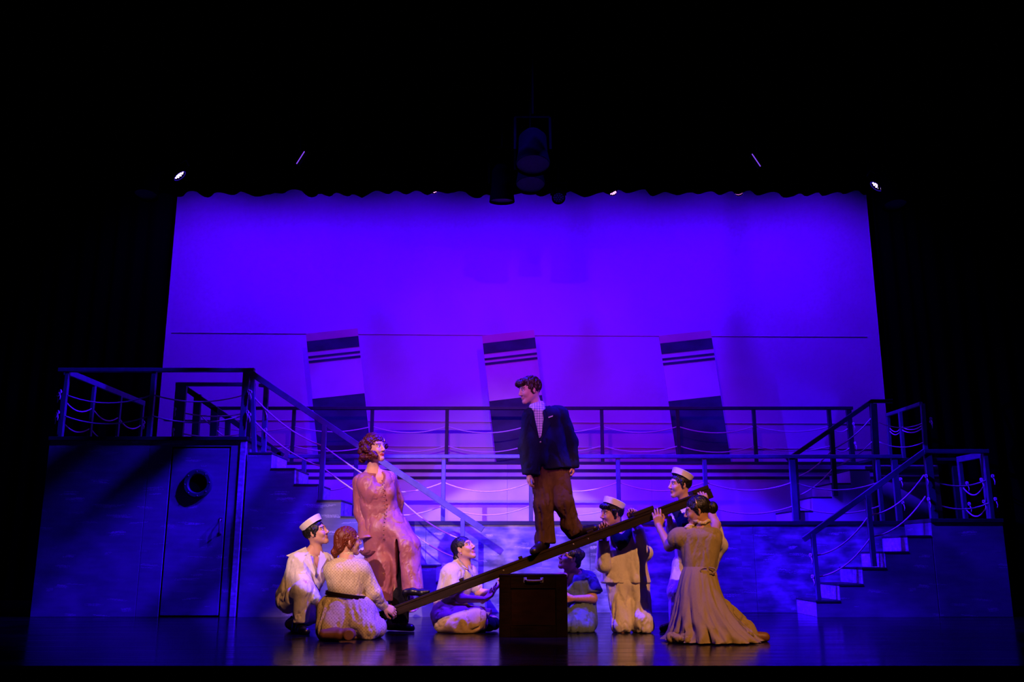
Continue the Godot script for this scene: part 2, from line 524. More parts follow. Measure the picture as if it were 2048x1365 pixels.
# ------------------------------------------------------------------ the ship set
func stairs(label: String, x0: float, dir: float, heights: Array, run: float, y0: float, znear: float, zfar: float, front: Material, m_r: Material) -> Node3D:
	# x0: where the foot of the lowest riser stands; treads go up towards dir
	var o := thing("staircase", label, "staircase", Vector3(x0, y0, -znear))
	var poly := PackedVector2Array([Vector2(0, 0)])
	var x := 0.0
	for i in heights.size():
		poly.append(Vector2(x * dir, heights[i]))
		x += run
		poly.append(Vector2(x * dir, heights[i]))
	poly.append(Vector2(x * dir, 0))
	part("side_panel", prism(poly, 0.02), front, o)
	part("side_panel", prism(poly, 0.02), front, o, Transform3D(Basis(), Vector3(0, 0, -(zfar - znear) + 0.02)))
	var prev := 0.0
	for i in heights.size():
		var h: float = heights[i]
		slab("riser", Vector3(i * run * dir, prev, -0.02), Vector3((i * run + 0.018) * dir, h - 0.02, -(zfar - znear) + 0.02), m_r, o)
		slab("tread", Vector3((i * run - 0.006) * dir, h - 0.022, 0.004), Vector3((i + 1) * run * dir, h, -(zfar - znear)), m_deck(), o)
		prev = h
	return o

func build_platforms() -> void:
	var wall := m_wall()
	# tall platform with the cabin door
	var x0 := -5.33
	var x1 := -3.05
	var o := thing("tall_platform", "tall painted plywood platform with a cabin door and porthole in its front", "platform", Vector3(x0, 0, -ZF))
	var dx0 := 1.415
	var dx1 := 2.095
	var dh := 1.885
	slab("front_panel", Vector3(0, 0, 0), Vector3(1.16, 1.955, -0.02), wall, o)
	slab("front_panel", Vector3(1.163, 0, 0), Vector3(dx0, 1.955, -0.02), wall, o)
	slab("front_panel", Vector3(dx0, dh, 0), Vector3(dx1, 1.955, -0.02), wall, o)
	slab("front_panel", Vector3(dx1, 0, 0), Vector3(2.20, 1.955, -0.02), wall, o)
	slab("corner_board", Vector3(2.203, 0, 0.012), Vector3(2.27, 1.955, -0.06), m_riser(), o, 0.004, "pale painted corner board")
	slab("side_panel", Vector3(0, 0, -0.021), Vector3(0.02, 1.955, -2.5), wall, o)
	slab("side_panel", Vector3(2.21, 0, -0.061), Vector3(2.23, 1.955, -1.03), wall, o)
	slab("back_panel", Vector3(1.04, 0, -1.01), Vector3(2.209, 1.955, -1.03), wall, o)
	slab("side_panel", Vector3(1.02, 0, -1.01), Vector3(1.039, 1.955, -2.5), wall, o)
	slab("back_panel", Vector3(0.021, 0, -2.48), Vector3(1.019, 1.955, -2.5), wall, o)
	slab("deck", Vector3(-0.01, 1.957, 0.02), Vector3(2.285, H_TOP, -1.04), m_deck(), o)
	slab("deck", Vector3(-0.01, 1.957, -1.042), Vector3(1.045, H_TOP, -2.5), m_deck(), o)
	slab("door_recess", Vector3(dx0 - 0.03, 0, -0.05), Vector3(dx1 + 0.03, dh + 0.02, -0.07), mat_black(), o)
	# door with porthole and pull handle
	var d := part("door", box(Vector3(dx1 - dx0 - 0.034, dh - 0.035, 0.03), 0.004), wall, o, Transform3D(Basis(), Vector3((dx0 + dx1) * 0.5, dh * 0.5 - 0.002, -0.017)))
	var pc := P(396, 968, ZF) - Vector3(x0, 0, -ZF) - d.position
	pc.z = 0.015
	var rx := Transform3D(Basis(Vector3.RIGHT, PI / 2), pc)
	part("porthole_ring", lathe([[0.100, -0.002], [0.104, 0.026], [0.115, 0.034], [0.150, 0.034], [0.166, 0.026], [0.170, 0.0]], 40), flat_mat("ring", Color(0.20, 0.22, 0.30), 0.45), d, rx, "round riveted porthole flange")
	part("porthole_glass", lathe([[0.0, 0.006], [0.103, 0.006]], 32), flat_mat("dark_glass", Color(0.012, 0.012, 0.016), 0.35), d, rx, "black porthole pane")
	for k in 8:
		var a := TAU * (k + 0.1) / 8.0
		part("bolt", lathe([[0.0, 0.008], [0.005, 0.006], [0.007, 0.0]], 8), flat_mat("bolt", Color(0.85, 0.83, 0.80), 0.35, 0.6), d, Transform3D(Basis(Vector3.RIGHT, PI / 2), pc + Vector3(cos(a) * 0.138, sin(a) * 0.138, 0.034)))
	var hp := P(441, 1053, ZF) - Vector3(x0, 0, -ZF) - d.position
	hp.z = 0.015
	var st := SurfaceTool.new(); st.begin(Mesh.PRIMITIVE_TRIANGLES)
	add_tube(st, PackedVector3Array([hp + Vector3(0, 0.075, 0), hp + Vector3(0, 0.073, 0.03), hp + Vector3(0, 0.055, 0.042), hp + Vector3(0, -0.055, 0.042), hp + Vector3(0, -0.073, 0.03), hp + Vector3(0, -0.075, 0)]), 0.008, 8)
	for s in [-1.0, 1.0]: add_box(st, Vector3(0.034, 0.034, 0.006), Transform3D(Basis(), hp + Vector3(0, 0.078 * s, 0.003)), 0.002)
	part("pull_handle", done(st), flat_mat("chrome", Color(0.82, 0.78, 0.76), 0.25, 0.9), d, Transform3D.IDENTITY, "chrome pull handle")

	# staircase down from it towards the middle
	var hs := []
	for k in 10: hs.append(0.18 * (k + 1) + 0.02)
	stairs("painted staircase stepping down from the tall platform to the stage floor", -0.30, -1.0, hs, 0.2735, 0.0, ZF, ZM - 0.03, wall, m_riser())
	# low platform and its staircase
	var lp := thing("low_platform", "low painted plywood platform with plain front beside its short staircase", "platform", Vector3(4.73, 0, -ZF))
	slab("front_panel", Vector3(0.003, 0, 0), Vector3(0.815, H_MID - 0.045, -0.02), wall, lp)
	slab("side_panel", Vector3(0.795, 0, -0.021), Vector3(0.815, H_MID - 0.045, -0.72), wall, lp)
	slab("side_panel", Vector3(0.003, 0, -0.021), Vector3(0.023, H_MID - 0.045, -0.72), wall, lp)
	slab("back_panel", Vector3(0.024, 0, -0.70), Vector3(0.794, H_MID - 0.045, -0.72), wall, lp)
	slab("deck", Vector3(0.0, H_MID - 0.043, 0.012), Vector3(0.825, H_MID, -0.735), m_deck(), lp)
	var hs2 := []
	for k in 5: hs2.append(0.177 * (k + 1))
	stairs("short painted staircase climbing from the stage floor to the low platform", 3.375, 1.0, hs2, 0.27, 0.0, ZF, ZM - 0.03, wall, m_riser())
	# middle deck between them
	var md := thing("middle_deck", "long waist-high deck with a cloud-painted front between the staircases", "deck", Vector3(-3.02, 0, -ZM))
	for k in 4:
		slab("front_panel", Vector3(k * 1.98 + 0.001, 0, 0), Vector3(k * 1.98 + 1.978, H_MID - 0.05, -0.02), m_cloud(), md)
	slab("deck", Vector3(0, H_MID - 0.048, 0.01), Vector3(8.56, H_MID, -(ZU - ZM) + 0.03), m_deck(), md)
	slab("end_panel", Vector3(8.54, 0, -0.021), Vector3(8.56, H_MID - 0.05, -2.1), wall, md)
	for k in 3: slab("cross_frame", Vector3(1.0 + k * 3.0, 0, -0.03), Vector3(1.08 + k * 3.0, H_MID - 0.05, -2.1), m_deck(), md)
	# upper deck
	var ux0 := P(440, 940, ZU).x
	var ux1 := P(1881, 980, ZU).x
	var ud := thing("upper_deck", "long raised upper deck with a white front and dark stripes", "deck", Vector3(ux0, 0, -ZU))
	var n := 5
	for k in n:
		slab("front_panel", Vector3((ux1 - ux0) * k / n + 0.001, 0, 0), Vector3((ux1 - ux0) * (k + 1) / n - 0.001, H_TOP - 0.04, -0.02), m_white(), ud)
	slab("deck", Vector3(0, H_TOP - 0.038, 0.012), Vector3(ux1 - ux0, H_TOP, -0.75), m_deck(), ud)
	for s in [[939, 945.5], [953.5, 959.5]]:
		slab("stripe", Vector3(0, P(1024, s[0], ZU).y, 0.006), Vector3(ux1 - ux0, P(1024, s[1], ZU).y, 0.0005), m_deck(), ud, 0.001, "dark painted stripe")
	for k in 4: slab("cross_frame", Vector3(1.0 + k * 2.6, 0, -0.03), Vector3(1.08 + k * 2.6, H_TOP - 0.04, -0.7), m_deck(), ud)
	# white stairs from the middle deck to the upper deck, one at each end
	var hs3 := []
	for k in 4: hs3.append(0.186 * (k + 1))
	stairs("small white staircase climbing from the middle deck to the upper deck beyond the low platform", P(1587, 1040, 12.75).x, 1.0, hs3, 0.272, H_MID, 12.75, ZU - 0.02, m_white(), m_white())
	stairs("small painted staircase behind the tall platform climbing to the upper deck", P(575, 1000, 12.1).x, -1.0, hs3, 0.272, H_MID, 12.1, 12.9, wall, m_riser())

func build_railings() -> void:
	var top := 2.79
	# tall platform, front
	var z := -ZF - 0.035
	var xs := [P(127, 800, ZF).x, P(302, 800, ZF).x, P(488, 800, ZF).x]
	var o := railing("blue-grey railing along the front of the tall platform with slack ropes", [Vector3(xs[0], 0, z), Vector3(xs[1], 0, z), Vector3(xs[2], 0, z)], [0.045, 0.055, 0.075], H_TOP, top, [0.37, 0.68], Vector3(-5.33, H_TOP, z), Vector3(-3.03, H_TOP, z))
	# tall platform, outer side going up-stage
	z = -ZF - 0.10
	railing("railing along the outer side of the tall platform running up-stage", [Vector3(-5.29, 0, z - 0.02), Vector3(-5.29, 0, -11.55), Vector3(-5.29, 0, -12.35), Vector3(-5.29, 0, -13.12)], [0.03, 0.04, 0.04, 0.04], H_TOP, top, [0.40, 0.72], Vector3(-5.29, H_TOP, z), Vector3(-5.29, H_TOP, -13.15), 0.1)
	# tall platform, inner back rail with broad posts
	z = -11.62
	railing("railing with one broad end post across the back of the tall platform", [Vector3(P(361, 800, 11.62).x, 0, z), Vector3(P(524, 800, 11.62).x - 0.14, 0, z)], [0.14, 0.05], H_TOP, top, [0.45, 0.78], Vector3(P(350, 800, 11.62).x, H_TOP, z), Vector3(P(524, 800, 11.62).x - 0.1, H_TOP, z), 0.06)
	# stair rail of the tall staircase (near side)
	var a := P(498, 742, ZF); var b := P(966, 1060, ZF)
	var s := thing("stair_railing", "sloping handrail with two long ropes down the staircase from the tall platform", "railing", Vector3(a.x, H_TOP, -ZF - 0.04))
	var off := -s.position
	var zz := Vector3(0, 0, -ZF - 0.04)
	var q := func(px: float, py: float) -> Vector3:
		var p := P(px, py, ZF)
		return Vector3(p.x, p.y, -ZF - 0.04) + off
	beam("handrail", q.call(498, 744), q.call(966, 1060), 0.07, 0.045, m_rail(), s)
	beam("post", q.call(507, 909), q.call(503, 752), 0.05, 0.05, m_rail(), s)
	beam("post", q.call(640, 1002), q.call(648, 850), 0.055, 0.05, m_rail(), s)
	beam("post", q.call(787, 1094), q.call(789, 946), 0.055, 0.05, m_rail(), s)
	beam("post", q.call(924, 1188), q.call(925, 1038), 0.05, 0.05, m_rail(), s)
	for r in [[[505, 793], [645, 892], [787, 985], [926, 1080]], [[503, 838], [641, 933], [785, 1030], [925, 1120]]]:
		for i in 3: add_rope(s, q.call(r[i][0], r[i][1]), q.call(r[i + 1][0], r[i + 1][1]), 0.075 if i != 1 else 0.02)
		knot(s, q.call(r[0][0] - 4, r[0][1] - 6) + Vector3(0, 0, 0.04))
	# far newel of the tall staircase
	# middle deck, front
	z = -ZM - 0.05
	var mx := []
	var ws := []
	for px in [604, 709, 886, 1062, 1238, 1413, 1590, 1763, 1797]:
		mx.append(Vector3(P(px, 980, ZM).x, 0, z))
		ws.append(0.05 if px < 1500 or px == 1763 else 0.075)
	railing("long railing with slack ropes along the front of the middle deck", mx, ws, H_MID, 1.855, [0.40, 0.76], Vector3(P(575, 915, ZM).x, H_MID, z), Vector3(P(1806, 915, ZM).x, H_MID, z), 0.105)
	# upper deck
	z = -ZU - 0.06
	mx = []; ws = []
	for px in [430, 584, 742, 893, 1052, 1205, 1358, 1512, 1664, 1704]:
		mx.append(Vector3(P(px, 870, ZU).x, 0, z))
		ws.append(0.05 if px < 1600 else 0.075 if px > 1700 else 0.055)
	railing("long dark railing with slack ropes along the upper deck before the funnels", mx, ws, H_TOP, 2.80, [0.34, 0.70], Vector3(P(425, 818, ZU).x, H_TOP, z), Vector3(P(1708, 818, ZU).x, H_TOP, z), 0.085, m_deckrail())
	# stair rail up to the upper deck beyond the low platform
	s = thing("stair_railing", "dark sloping handrail of the small white staircase up to the upper deck", "railing", P(1580, 1040, 12.72))
	off = -s.position
	var q2 := func(px: float, py: float) -> Vector3: return P(px, py, 12.72) + off
	beam("handrail", q2.call(1574, 921), q2.call(1744, 803), 0.06, 0.045, m_deckrail(), s)
	beam("handrail", q2.call(1741, 803), q2.call(1785, 803), 0.05, 0.045, m_deckrail(), s)
	beam("post", q2.call(1671, 993), q2.call(1663, 860), 0.06, 0.05, m_deckrail(), s)
	beam("post", q2.call(1753, 940), q2.call(1746, 808), 0.09, 0.06, m_deckrail(), s)
	beam("post", q2.call(1596, 1040), q2.call(1590, 915), 0.06, 0.05, m_deckrail(), s)
	for r in [[[1594, 955], [1664, 900], [1744, 835]], [[1595, 993], [1668, 935], [1748, 880]]]:
		for i in 2: add_rope(s, q2.call(r[i][0], r[i][1]), q2.call(r[i + 1][0], r[i + 1][1]), 0.05)
	# upper landing at that end
	s = thing("railing", "dark railing of the upper landing in the wings beyond the low platform", "railing", P(1841, 920, 13.2))
	off = -s.position
	beam("top_rail", P(1842, 808, 13.2) + off, P(1774, 831, 14.36) + off, 0.05, 0.05, m_rail(), s)
	beam("post", P(1852, 915, 13.2) + off, P(1845, 808, 13.2) + off, 0.06, 0.05, m_rail(), s)
	beam("post", P(1808, 918, 13.75) + off, P(1800, 824, 13.75) + off, 0.05, 0.05, m_rail(), s)
	beam("post", P(1781, 917, 14.36) + off, P(1776, 832, 14.36) + off, 0.05, 0.05, m_rail(), s)
	for r in [[846, 845], [852, 884]]:
		add_rope(s, P(1850, r[0], 13.2) + off, P(1803, r[0] + 8, 13.75) + off, 0.07)
		add_rope(s, P(1803, r[0] + 8, 13.75) + off, P(1779, r[0] + 10, 14.36) + off, 0.07)
		add_rope(s, P(1850, r[1], 13.2) + off, P(1757, r[1], 13.2) + off, 0.08)
		knot(s, P(1862, r[0] - 6, 13.2) + off)
	# landing under that railing
	var ld := thing("upper_landing", "dark landing joining the upper deck in the wings beyond the low platform", "platform", Vector3(P(1744, 930, 13.05).x, 0, -13.05))
	slab("deck", Vector3(0, H_TOP - 0.04, 0), Vector3(1.25, H_TOP, -0.5), m_deck(), ld)
	for k in 2: slab("leg", Vector3(0.05 + 1.1 * k, H_MID if k == 0 else 0.0, -0.05), Vector3(0.12 + 1.1 * k, H_TOP - 0.042, -0.12), m_deck(), ld)
	# low platform railing
	z = -ZF - 0.05
	var lx := P(1866, 980, ZF).x
	var rx := P(1982, 980, ZF).x
	railing("dark railing with ropes along the front of the low platform", [Vector3(lx, 0, z), Vector3(rx, 0, z)], [0.085, 0.05], H_MID, 1.835, [0.42, 0.76], Vector3(lx - 0.05, H_MID, z), Vector3(rx + 0.04, H_MID, z), 0.09)
	railing("short railing along the outer side of the low platform running up-stage", [Vector3(rx - 0.0, 0, z - 0.07), Vector3(rx - 0.02, 0, -11.28)], [0.035, 0.05], H_MID, 1.80, [0.44, 0.78], Vector3(rx, H_MID, z - 0.05), Vector3(rx - 0.02, H_MID, -11.31), 0.11)
	# stair rail of the low staircase
	a = P(1610, 1080, ZF)
	s = thing("stair_railing", "sloping handrail with ropes down the short staircase of the low platform", "railing", Vector3(a.x, 0, -ZF - 0.04))
	off = -s.position
	var q3 := func(px: float, py: float) -> Vector3:
		var p := P(px, py, ZF)
		return Vector3(p.x, p.y, -ZF - 0.04) + off
	beam("handrail", q3.call(1609, 1080), q3.call(1853, 902), 0.06, 0.045, m_rail(), s)
	beam("post", q3.call(1640, 1201), q3.call(1628, 1068), 0.05, 0.05, m_rail(), s)
	beam("post", q3.call(1751, 1134), q3.call(1737, 990), 0.055, 0.05, m_rail(), s)
	for r in [[[1630, 1112], [1741, 1031], [1851, 950]], [[1634, 1155], [1745, 1074], [1854, 993]]]:
		for i in 2: add_rope(s, q3.call(r[i][0], r[i][1]), q3.call(r[i + 1][0], r[i + 1][1]), 0.10)
		knot(s, q3.call(r[0][0] - 6, r[0][1] + 2))
	# dark stair rail behind the tall platform
	s = thing("stair_railing", "dark sloping handrail of the small painted staircase behind the tall platform", "railing", P(480, 870, 12.05))
	off = -s.position
	var q4 := func(px: float, py: float) -> Vector3: return P(px, py, 12.05) + off
	beam("handrail", q4.call(368, 775), q4.call(566, 912), 0.07, 0.06, m_deckrail(), s)
	beam("post", q4.call(389, 905), q4.call(396, 790), 0.09, 0.06, m_deckrail(), s)
	beam("post", q4.call(424, 935), q4.call(430, 815), 0.09, 0.06, m_deckrail(), s)
	beam("post", q4.call(452, 955), q4.call(456, 835), 0.06, 0.06, m_deckrail(), s)
	beam("post", q4.call(556, 1015), q4.call(559, 905), 0.06, 0.06, m_deckrail(), s)
	add_rope(s, q4.call(402, 832), q4.call(456, 880), 0.01)
	# far newel post of the tall staircase
	s = thing("newel_post", "square newel post standing alone at the head of the tall staircase", "post", P(527, 897, 11.3))
	off = -s.position
	beam("shaft", off + P(527, 905, 11.3), off + P(533, 772, 11.3), 0.06, 0.05, m_rail(), s)
	beam("cap", off + P(518, 771, 11.3), off + P(539, 773, 11.3), 0.04, 0.05, m_rail(), s)
	knot(s, off + P(533, 825, 11.28))
	knot(s, off + P(531, 862, 11.28))

func m_deckrail() -> Material: return noise_mat("deckrail", Color(0.10, 0.11, 0.17), Color(0.15, 0.16, 0.23), 0.02, Vector3(0.8, 0.8, 0.8), 0.6)

func build_funnels() -> void:
	var zf := 14.2
	var data := [
		[[612, 668], [715, 657], [738, 868], [626, 880], "flat striped ship funnel beyond the woman in the mauve gown"],
		[[964, 672], [1068, 660], [1094, 873], [982, 885], "flat striped ship funnel behind the man in the navy blazer"],
		[[1318, 672], [1421, 661], [1453, 868], [1341, 880], "flat striped ship funnel beyond the sailor with the plank at his neck"]]
	for d in data:
		var a := P(d[0][0], d[0][1], zf); var b := P(d[1][0], d[1][1], zf); var c := P(d[2][0], d[2][1], zf)
		var ux := (b - a).normalized()
		var dn := ((c - b).normalized())
		var w := a.distance_to(b)
		var len := 0.0
		# down to just above the upper deck level behind the railing
		len = (b.y - H_TOP - 0.01) / -dn.y
		var o := thing("ship_funnel", d[4], "funnel", Vector3((a + dn * len).x, H_TOP, -zf))
		var off := -o.position
		var at := func(s: float, t: float) -> Vector2:
			var p := a + ux * (w * s) + dn * t + off
			return Vector2(p.x, maxf(p.y, 0.004))
		var ta := len
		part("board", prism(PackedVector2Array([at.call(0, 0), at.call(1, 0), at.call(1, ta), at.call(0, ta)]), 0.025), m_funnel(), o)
		part("band", prism(PackedVector2Array([at.call(0.0, 0.002), at.call(1.0, 0.002), at.call(1.0, 0.124), at.call(0.0, 0.124)]), 0.004), m_blush(), o, Transform3D(Basis(), Vector3(0, 0, 0.0045)), "pale top band with pink light put into its colour")
		var k := 1.0 / 0.00768     # pixels per metre at this distance
		for s in [[16.5, 39], [48, 52.5], [57.5, 62.5], [137, 1000]]:
			var t0: float = s[0] / k
			var t1: float = minf(s[1] / k, len)
			var pl: PackedVector2Array = PackedVector2Array([at.call(0.0, t0), at.call(1.0, t0), at.call(1.0, t1), at.call(0.0, t1)])
			part("band", prism(pl, 0.004), m_navy(), o, Transform3D(Basis(), Vector3(0, 0, 0.0045)), "navy painted band")
		var st := SurfaceTool.new(); st.begin(Mesh.PRIMITIVE_TRIANGLES)
		for s in [0.15, 0.85]:
			var p0: Vector2 = at.call(s, 0.1)
			var p1: Vector2 = at.call(s, len - 0.02)
			bar(st, Vector3(p1.x, p1.y, -0.045), Vector3(p0.x, p0.y, -0.045), 0.04, 0.03)
		part("batten", done(st), m_deck(), o)

# ------------------------------------------------------------------ lamps in the picture
func par_can(label: String, at: Vector3, to: Vector3, r: float, lit: float, col: Color, energy := 0.0, angle := 20.0, group := "", beam_col := VIOLET) -> Node3D:
	var o := thing("led_lamp", label, "stage light", at, group)
	o.basis = Basis.looking_at((to - at), Vector3.UP if absf((to - at).normalized().y) < 0.97 else Vector3.BACK)
	var tr := Transform3D(Basis(Vector3.RIGHT, PI / 2), Vector3.ZERO)
	part("housing", lathe([[r, -0.03], [r * 1.12, -0.03], [r * 1.12, 0.05], [r * 1.0, 0.16], [r * 0.6, 0.2], [0, 0.2]], 24), mat_black(), o, tr)
	part("rim", lathe([[r * 0.93, -0.028], [r * 1.0, -0.034], [r * 1.06, -0.03]], 24), glow(Color(0.25, 0.1, 1.0), 0.25) if lit > 0.0 else mat_black(), o, tr)
	part("face", lathe([[0, 0.0], [r, 0.0]], 24), flat_mat("lampface", Color(0.10, 0.10, 0.14), 0.3), o, tr)
	var spots := [Vector2.ZERO]
	for k in 6: spots.append(Vector2(cos(TAU * k / 6), sin(TAU * k / 6)) * r * 0.40)
	for k in 11: spots.append(Vector2(cos(TAU * k / 11), sin(TAU * k / 11)) * r * 0.76)
	for s in spots:
		part("diode", lathe([[r * 0.15, 0.0], [r * 0.11, -0.008], [0.0, -0.012]], 8), glow(col, lit) if lit > 0.0 else flat_mat("diode", Color(0.45, 0.42, 0.6), 0.2), o, Transform3D(Basis(Vector3.RIGHT, PI / 2), Vector3(s.x, s.y, -0.001)))
	var st := SurfaceTool.new(); st.begin(Mesh.PRIMITIVE_TRIANGLES)
	for s in [-1.0, 1.0]: bar(st, Vector3(r * 1.2 * s, 0, 0.06), Vector3(r * 1.2 * s, r * 2.2, 0.06), 0.02, 0.006)
	bar(st, Vector3(-r * 1.2, r * 2.2, 0.06), Vector3(r * 1.2, r * 2.2, 0.06), 0.02, 0.006)
	part("yoke", done(st), mat_black(), o)
	drop_pipe(o, r * 2.2)
	if energy > 0.0:
		var l := SpotLight3D.new()
		l.name = "beam"
		l.light_color = beam_col
		l.light_energy = energy
		l.light_size = r * 0.8
		l.spot_angle = angle
		l.spot_angle_attenuation = 0.8
		l.spot_range = 30.0
		l.spot_attenuation = 2.0
		l.shadow_enabled = true
		l.position = Vector3(0, 0, -0.05)
		o.add_child(l)
	return o

# the pipe a lamp hangs from, up to the grid under the ceiling
func drop_pipe(o: Node3D, up: float) -> void:
	var a := o.basis * Vector3(0, up, 0.06)
	part("drop_pipe", tube(PackedVector3Array([o.basis.inverse() * a, o.basis.inverse() * Vector3(a.x, 9.59 - o.position.y, a.z)]), 0.012, 8), mat_black(), o)

func fresnel(label: String, at: Vector3, r: float, tilt: float) -> void:
	var o := thing("fresnel_lamp", label, "stage light", at)
	o.basis = Basis(Vector3.RIGHT, tilt)
	var hood := flat_mat("hood", Color(0.01, 0.01, 0.012), 0.95)
	hood.metallic_specular = 0.02
	part("hood", lathe([[r * 0.96, 0.0], [r, 0.0], [r * 0.84, 0.2], [r * 0.8, 0.42], [r * 0.5, 0.5], [0.0, 0.5]], 28), hood, o)
	part("lens", lathe([[0.0, 0.03], [r * 0.94, 0.03]], 28), flat_mat("fresnel", Color(0.07, 0.07, 0.09), 0.6), o, Transform3D.IDENTITY, "dull round lens")
	var st := SurfaceTool.new(); st.begin(Mesh.PRIMITIVE_TRIANGLES)
	for s in [-1.0, 1.0]: bar(st, Vector3(r * 1.02 * s, 0.25, 0), Vector3(r * 1.02 * s, 0.75, 0), 0.03, 0.008)
	bar(st, Vector3(-r * 1.02, 0.75, 0), Vector3(r * 1.02, 0.75, 0), 0.03, 0.008)
	part("yoke", done(st), hood, o)
	drop_pipe(o, 0.75)

func build_lamps() -> void:
	var white := Color(0.80, 0.68, 1.0)
	var pl := P(357, 349, 11.4)
	var pr := P(1755, 370, 11.4)
	par_can("lit round lamp above the edge of the backcloth over the tall platform", pl, pl + Vector3(0.66, -0.74, -0.10) * 5.0, 0.085, 6.0, white, 14.0, 36.0)
	par_can("lit round lamp above the edge of the backcloth over the low platform", pr, pr + Vector3(-0.66, -0.74, -0.10) * 5.0, 0.085, 6.0, white, 14.0, 36.0)
	var i := 0
	for px in [637, 867, 1225, 1478]:
		var p := P(px, [379, 380, 384, 385][i], 13.45)
		par_can("small lit lamp peeping below the border curtain, throwing violet light down the backcloth", p, p + Vector3(0, -3.0, 1.2), 0.065, [6.0, 6.0, 6.0, 0.6][i], Color(0.95, 0.5, 1.0), 2.0, 22.0, "lamps peeping below the border", Color(0.75, 0.2, 1.0))
		i += 1
	par_can("unlit round lamp below the border curtain beside a black hooded lamp", P(1117, 395, 12.1), P(1117, 395, 12.1) + Vector3(0, -2.6, 2.4), 0.085, 0.0, white)
	fresnel("black hooded lamp hanging just below the border curtain", P(1004, 404, 11.6), 0.17, 0.12)
	fresnel("dark hooded lamp above the border hem, lower of the stacked pair", P(1061, 372, 10.9), 0.19, -0.25)
	fresnel("dark hooded lamp above the border hem, upper of the stacked pair", P(1066, 332, 10.3), 0.21, -0.25)
	fresnel("dark hooded lamp in the wings above the tall platform", P(292, 392, 10.9), 0.15, -0.2)
	fresnel("dark hooded lamp in the wings above the low platform", P(1790, 412, 10.9), 0.15, -0.2)
	# thin bright blades: lamps seen edge-on
	for d in [[609, 303, 593, 328, "thin violet strip lamp tilted high above the first funnel"], [1504, 308, 1521, 333, "thin violet strip lamp tilted high above the third funnel"]]:
		var a := P(d[0], d[1], 11.2); var b := P(d[2], d[3], 11.2)
		var o := thing("strip_lamp", d[4], "stage light", (a + b) * 0.5)
		var off := -o.position
		beam("housing", a + off + Vector3(0, 0, -0.04), b + off + Vector3(0, 0, -0.04), 0.05, 0.06, mat_black(), o)
		beam("tube", a + off, b + off, 0.011, 0.011, glow(Color(0.55, 0.3, 1.0), 0.9), o)
		drop_pipe(o, 0.0)
# ------------------------------------------------------------------ smooth bodies: a distance field meshed as surface nets
func cap(a: Vector3, b: Vector3, ra: float, rb: float, k := 0.03) -> Array: return [0, a, b, ra, rb, k]
func ell(c: Vector3, r: Vector3, k := 0.02, b := Basis()) -> Array: return [1, c, r, k, b]
func dent(c: Vector3, r: Vector3, k := 0.02, b := Basis()) -> Array: return [2, c, r, k, b]
func cut(c: Vector3, n: Vector3, reach: float) -> Array: return [3, c, n.normalized(), reach]

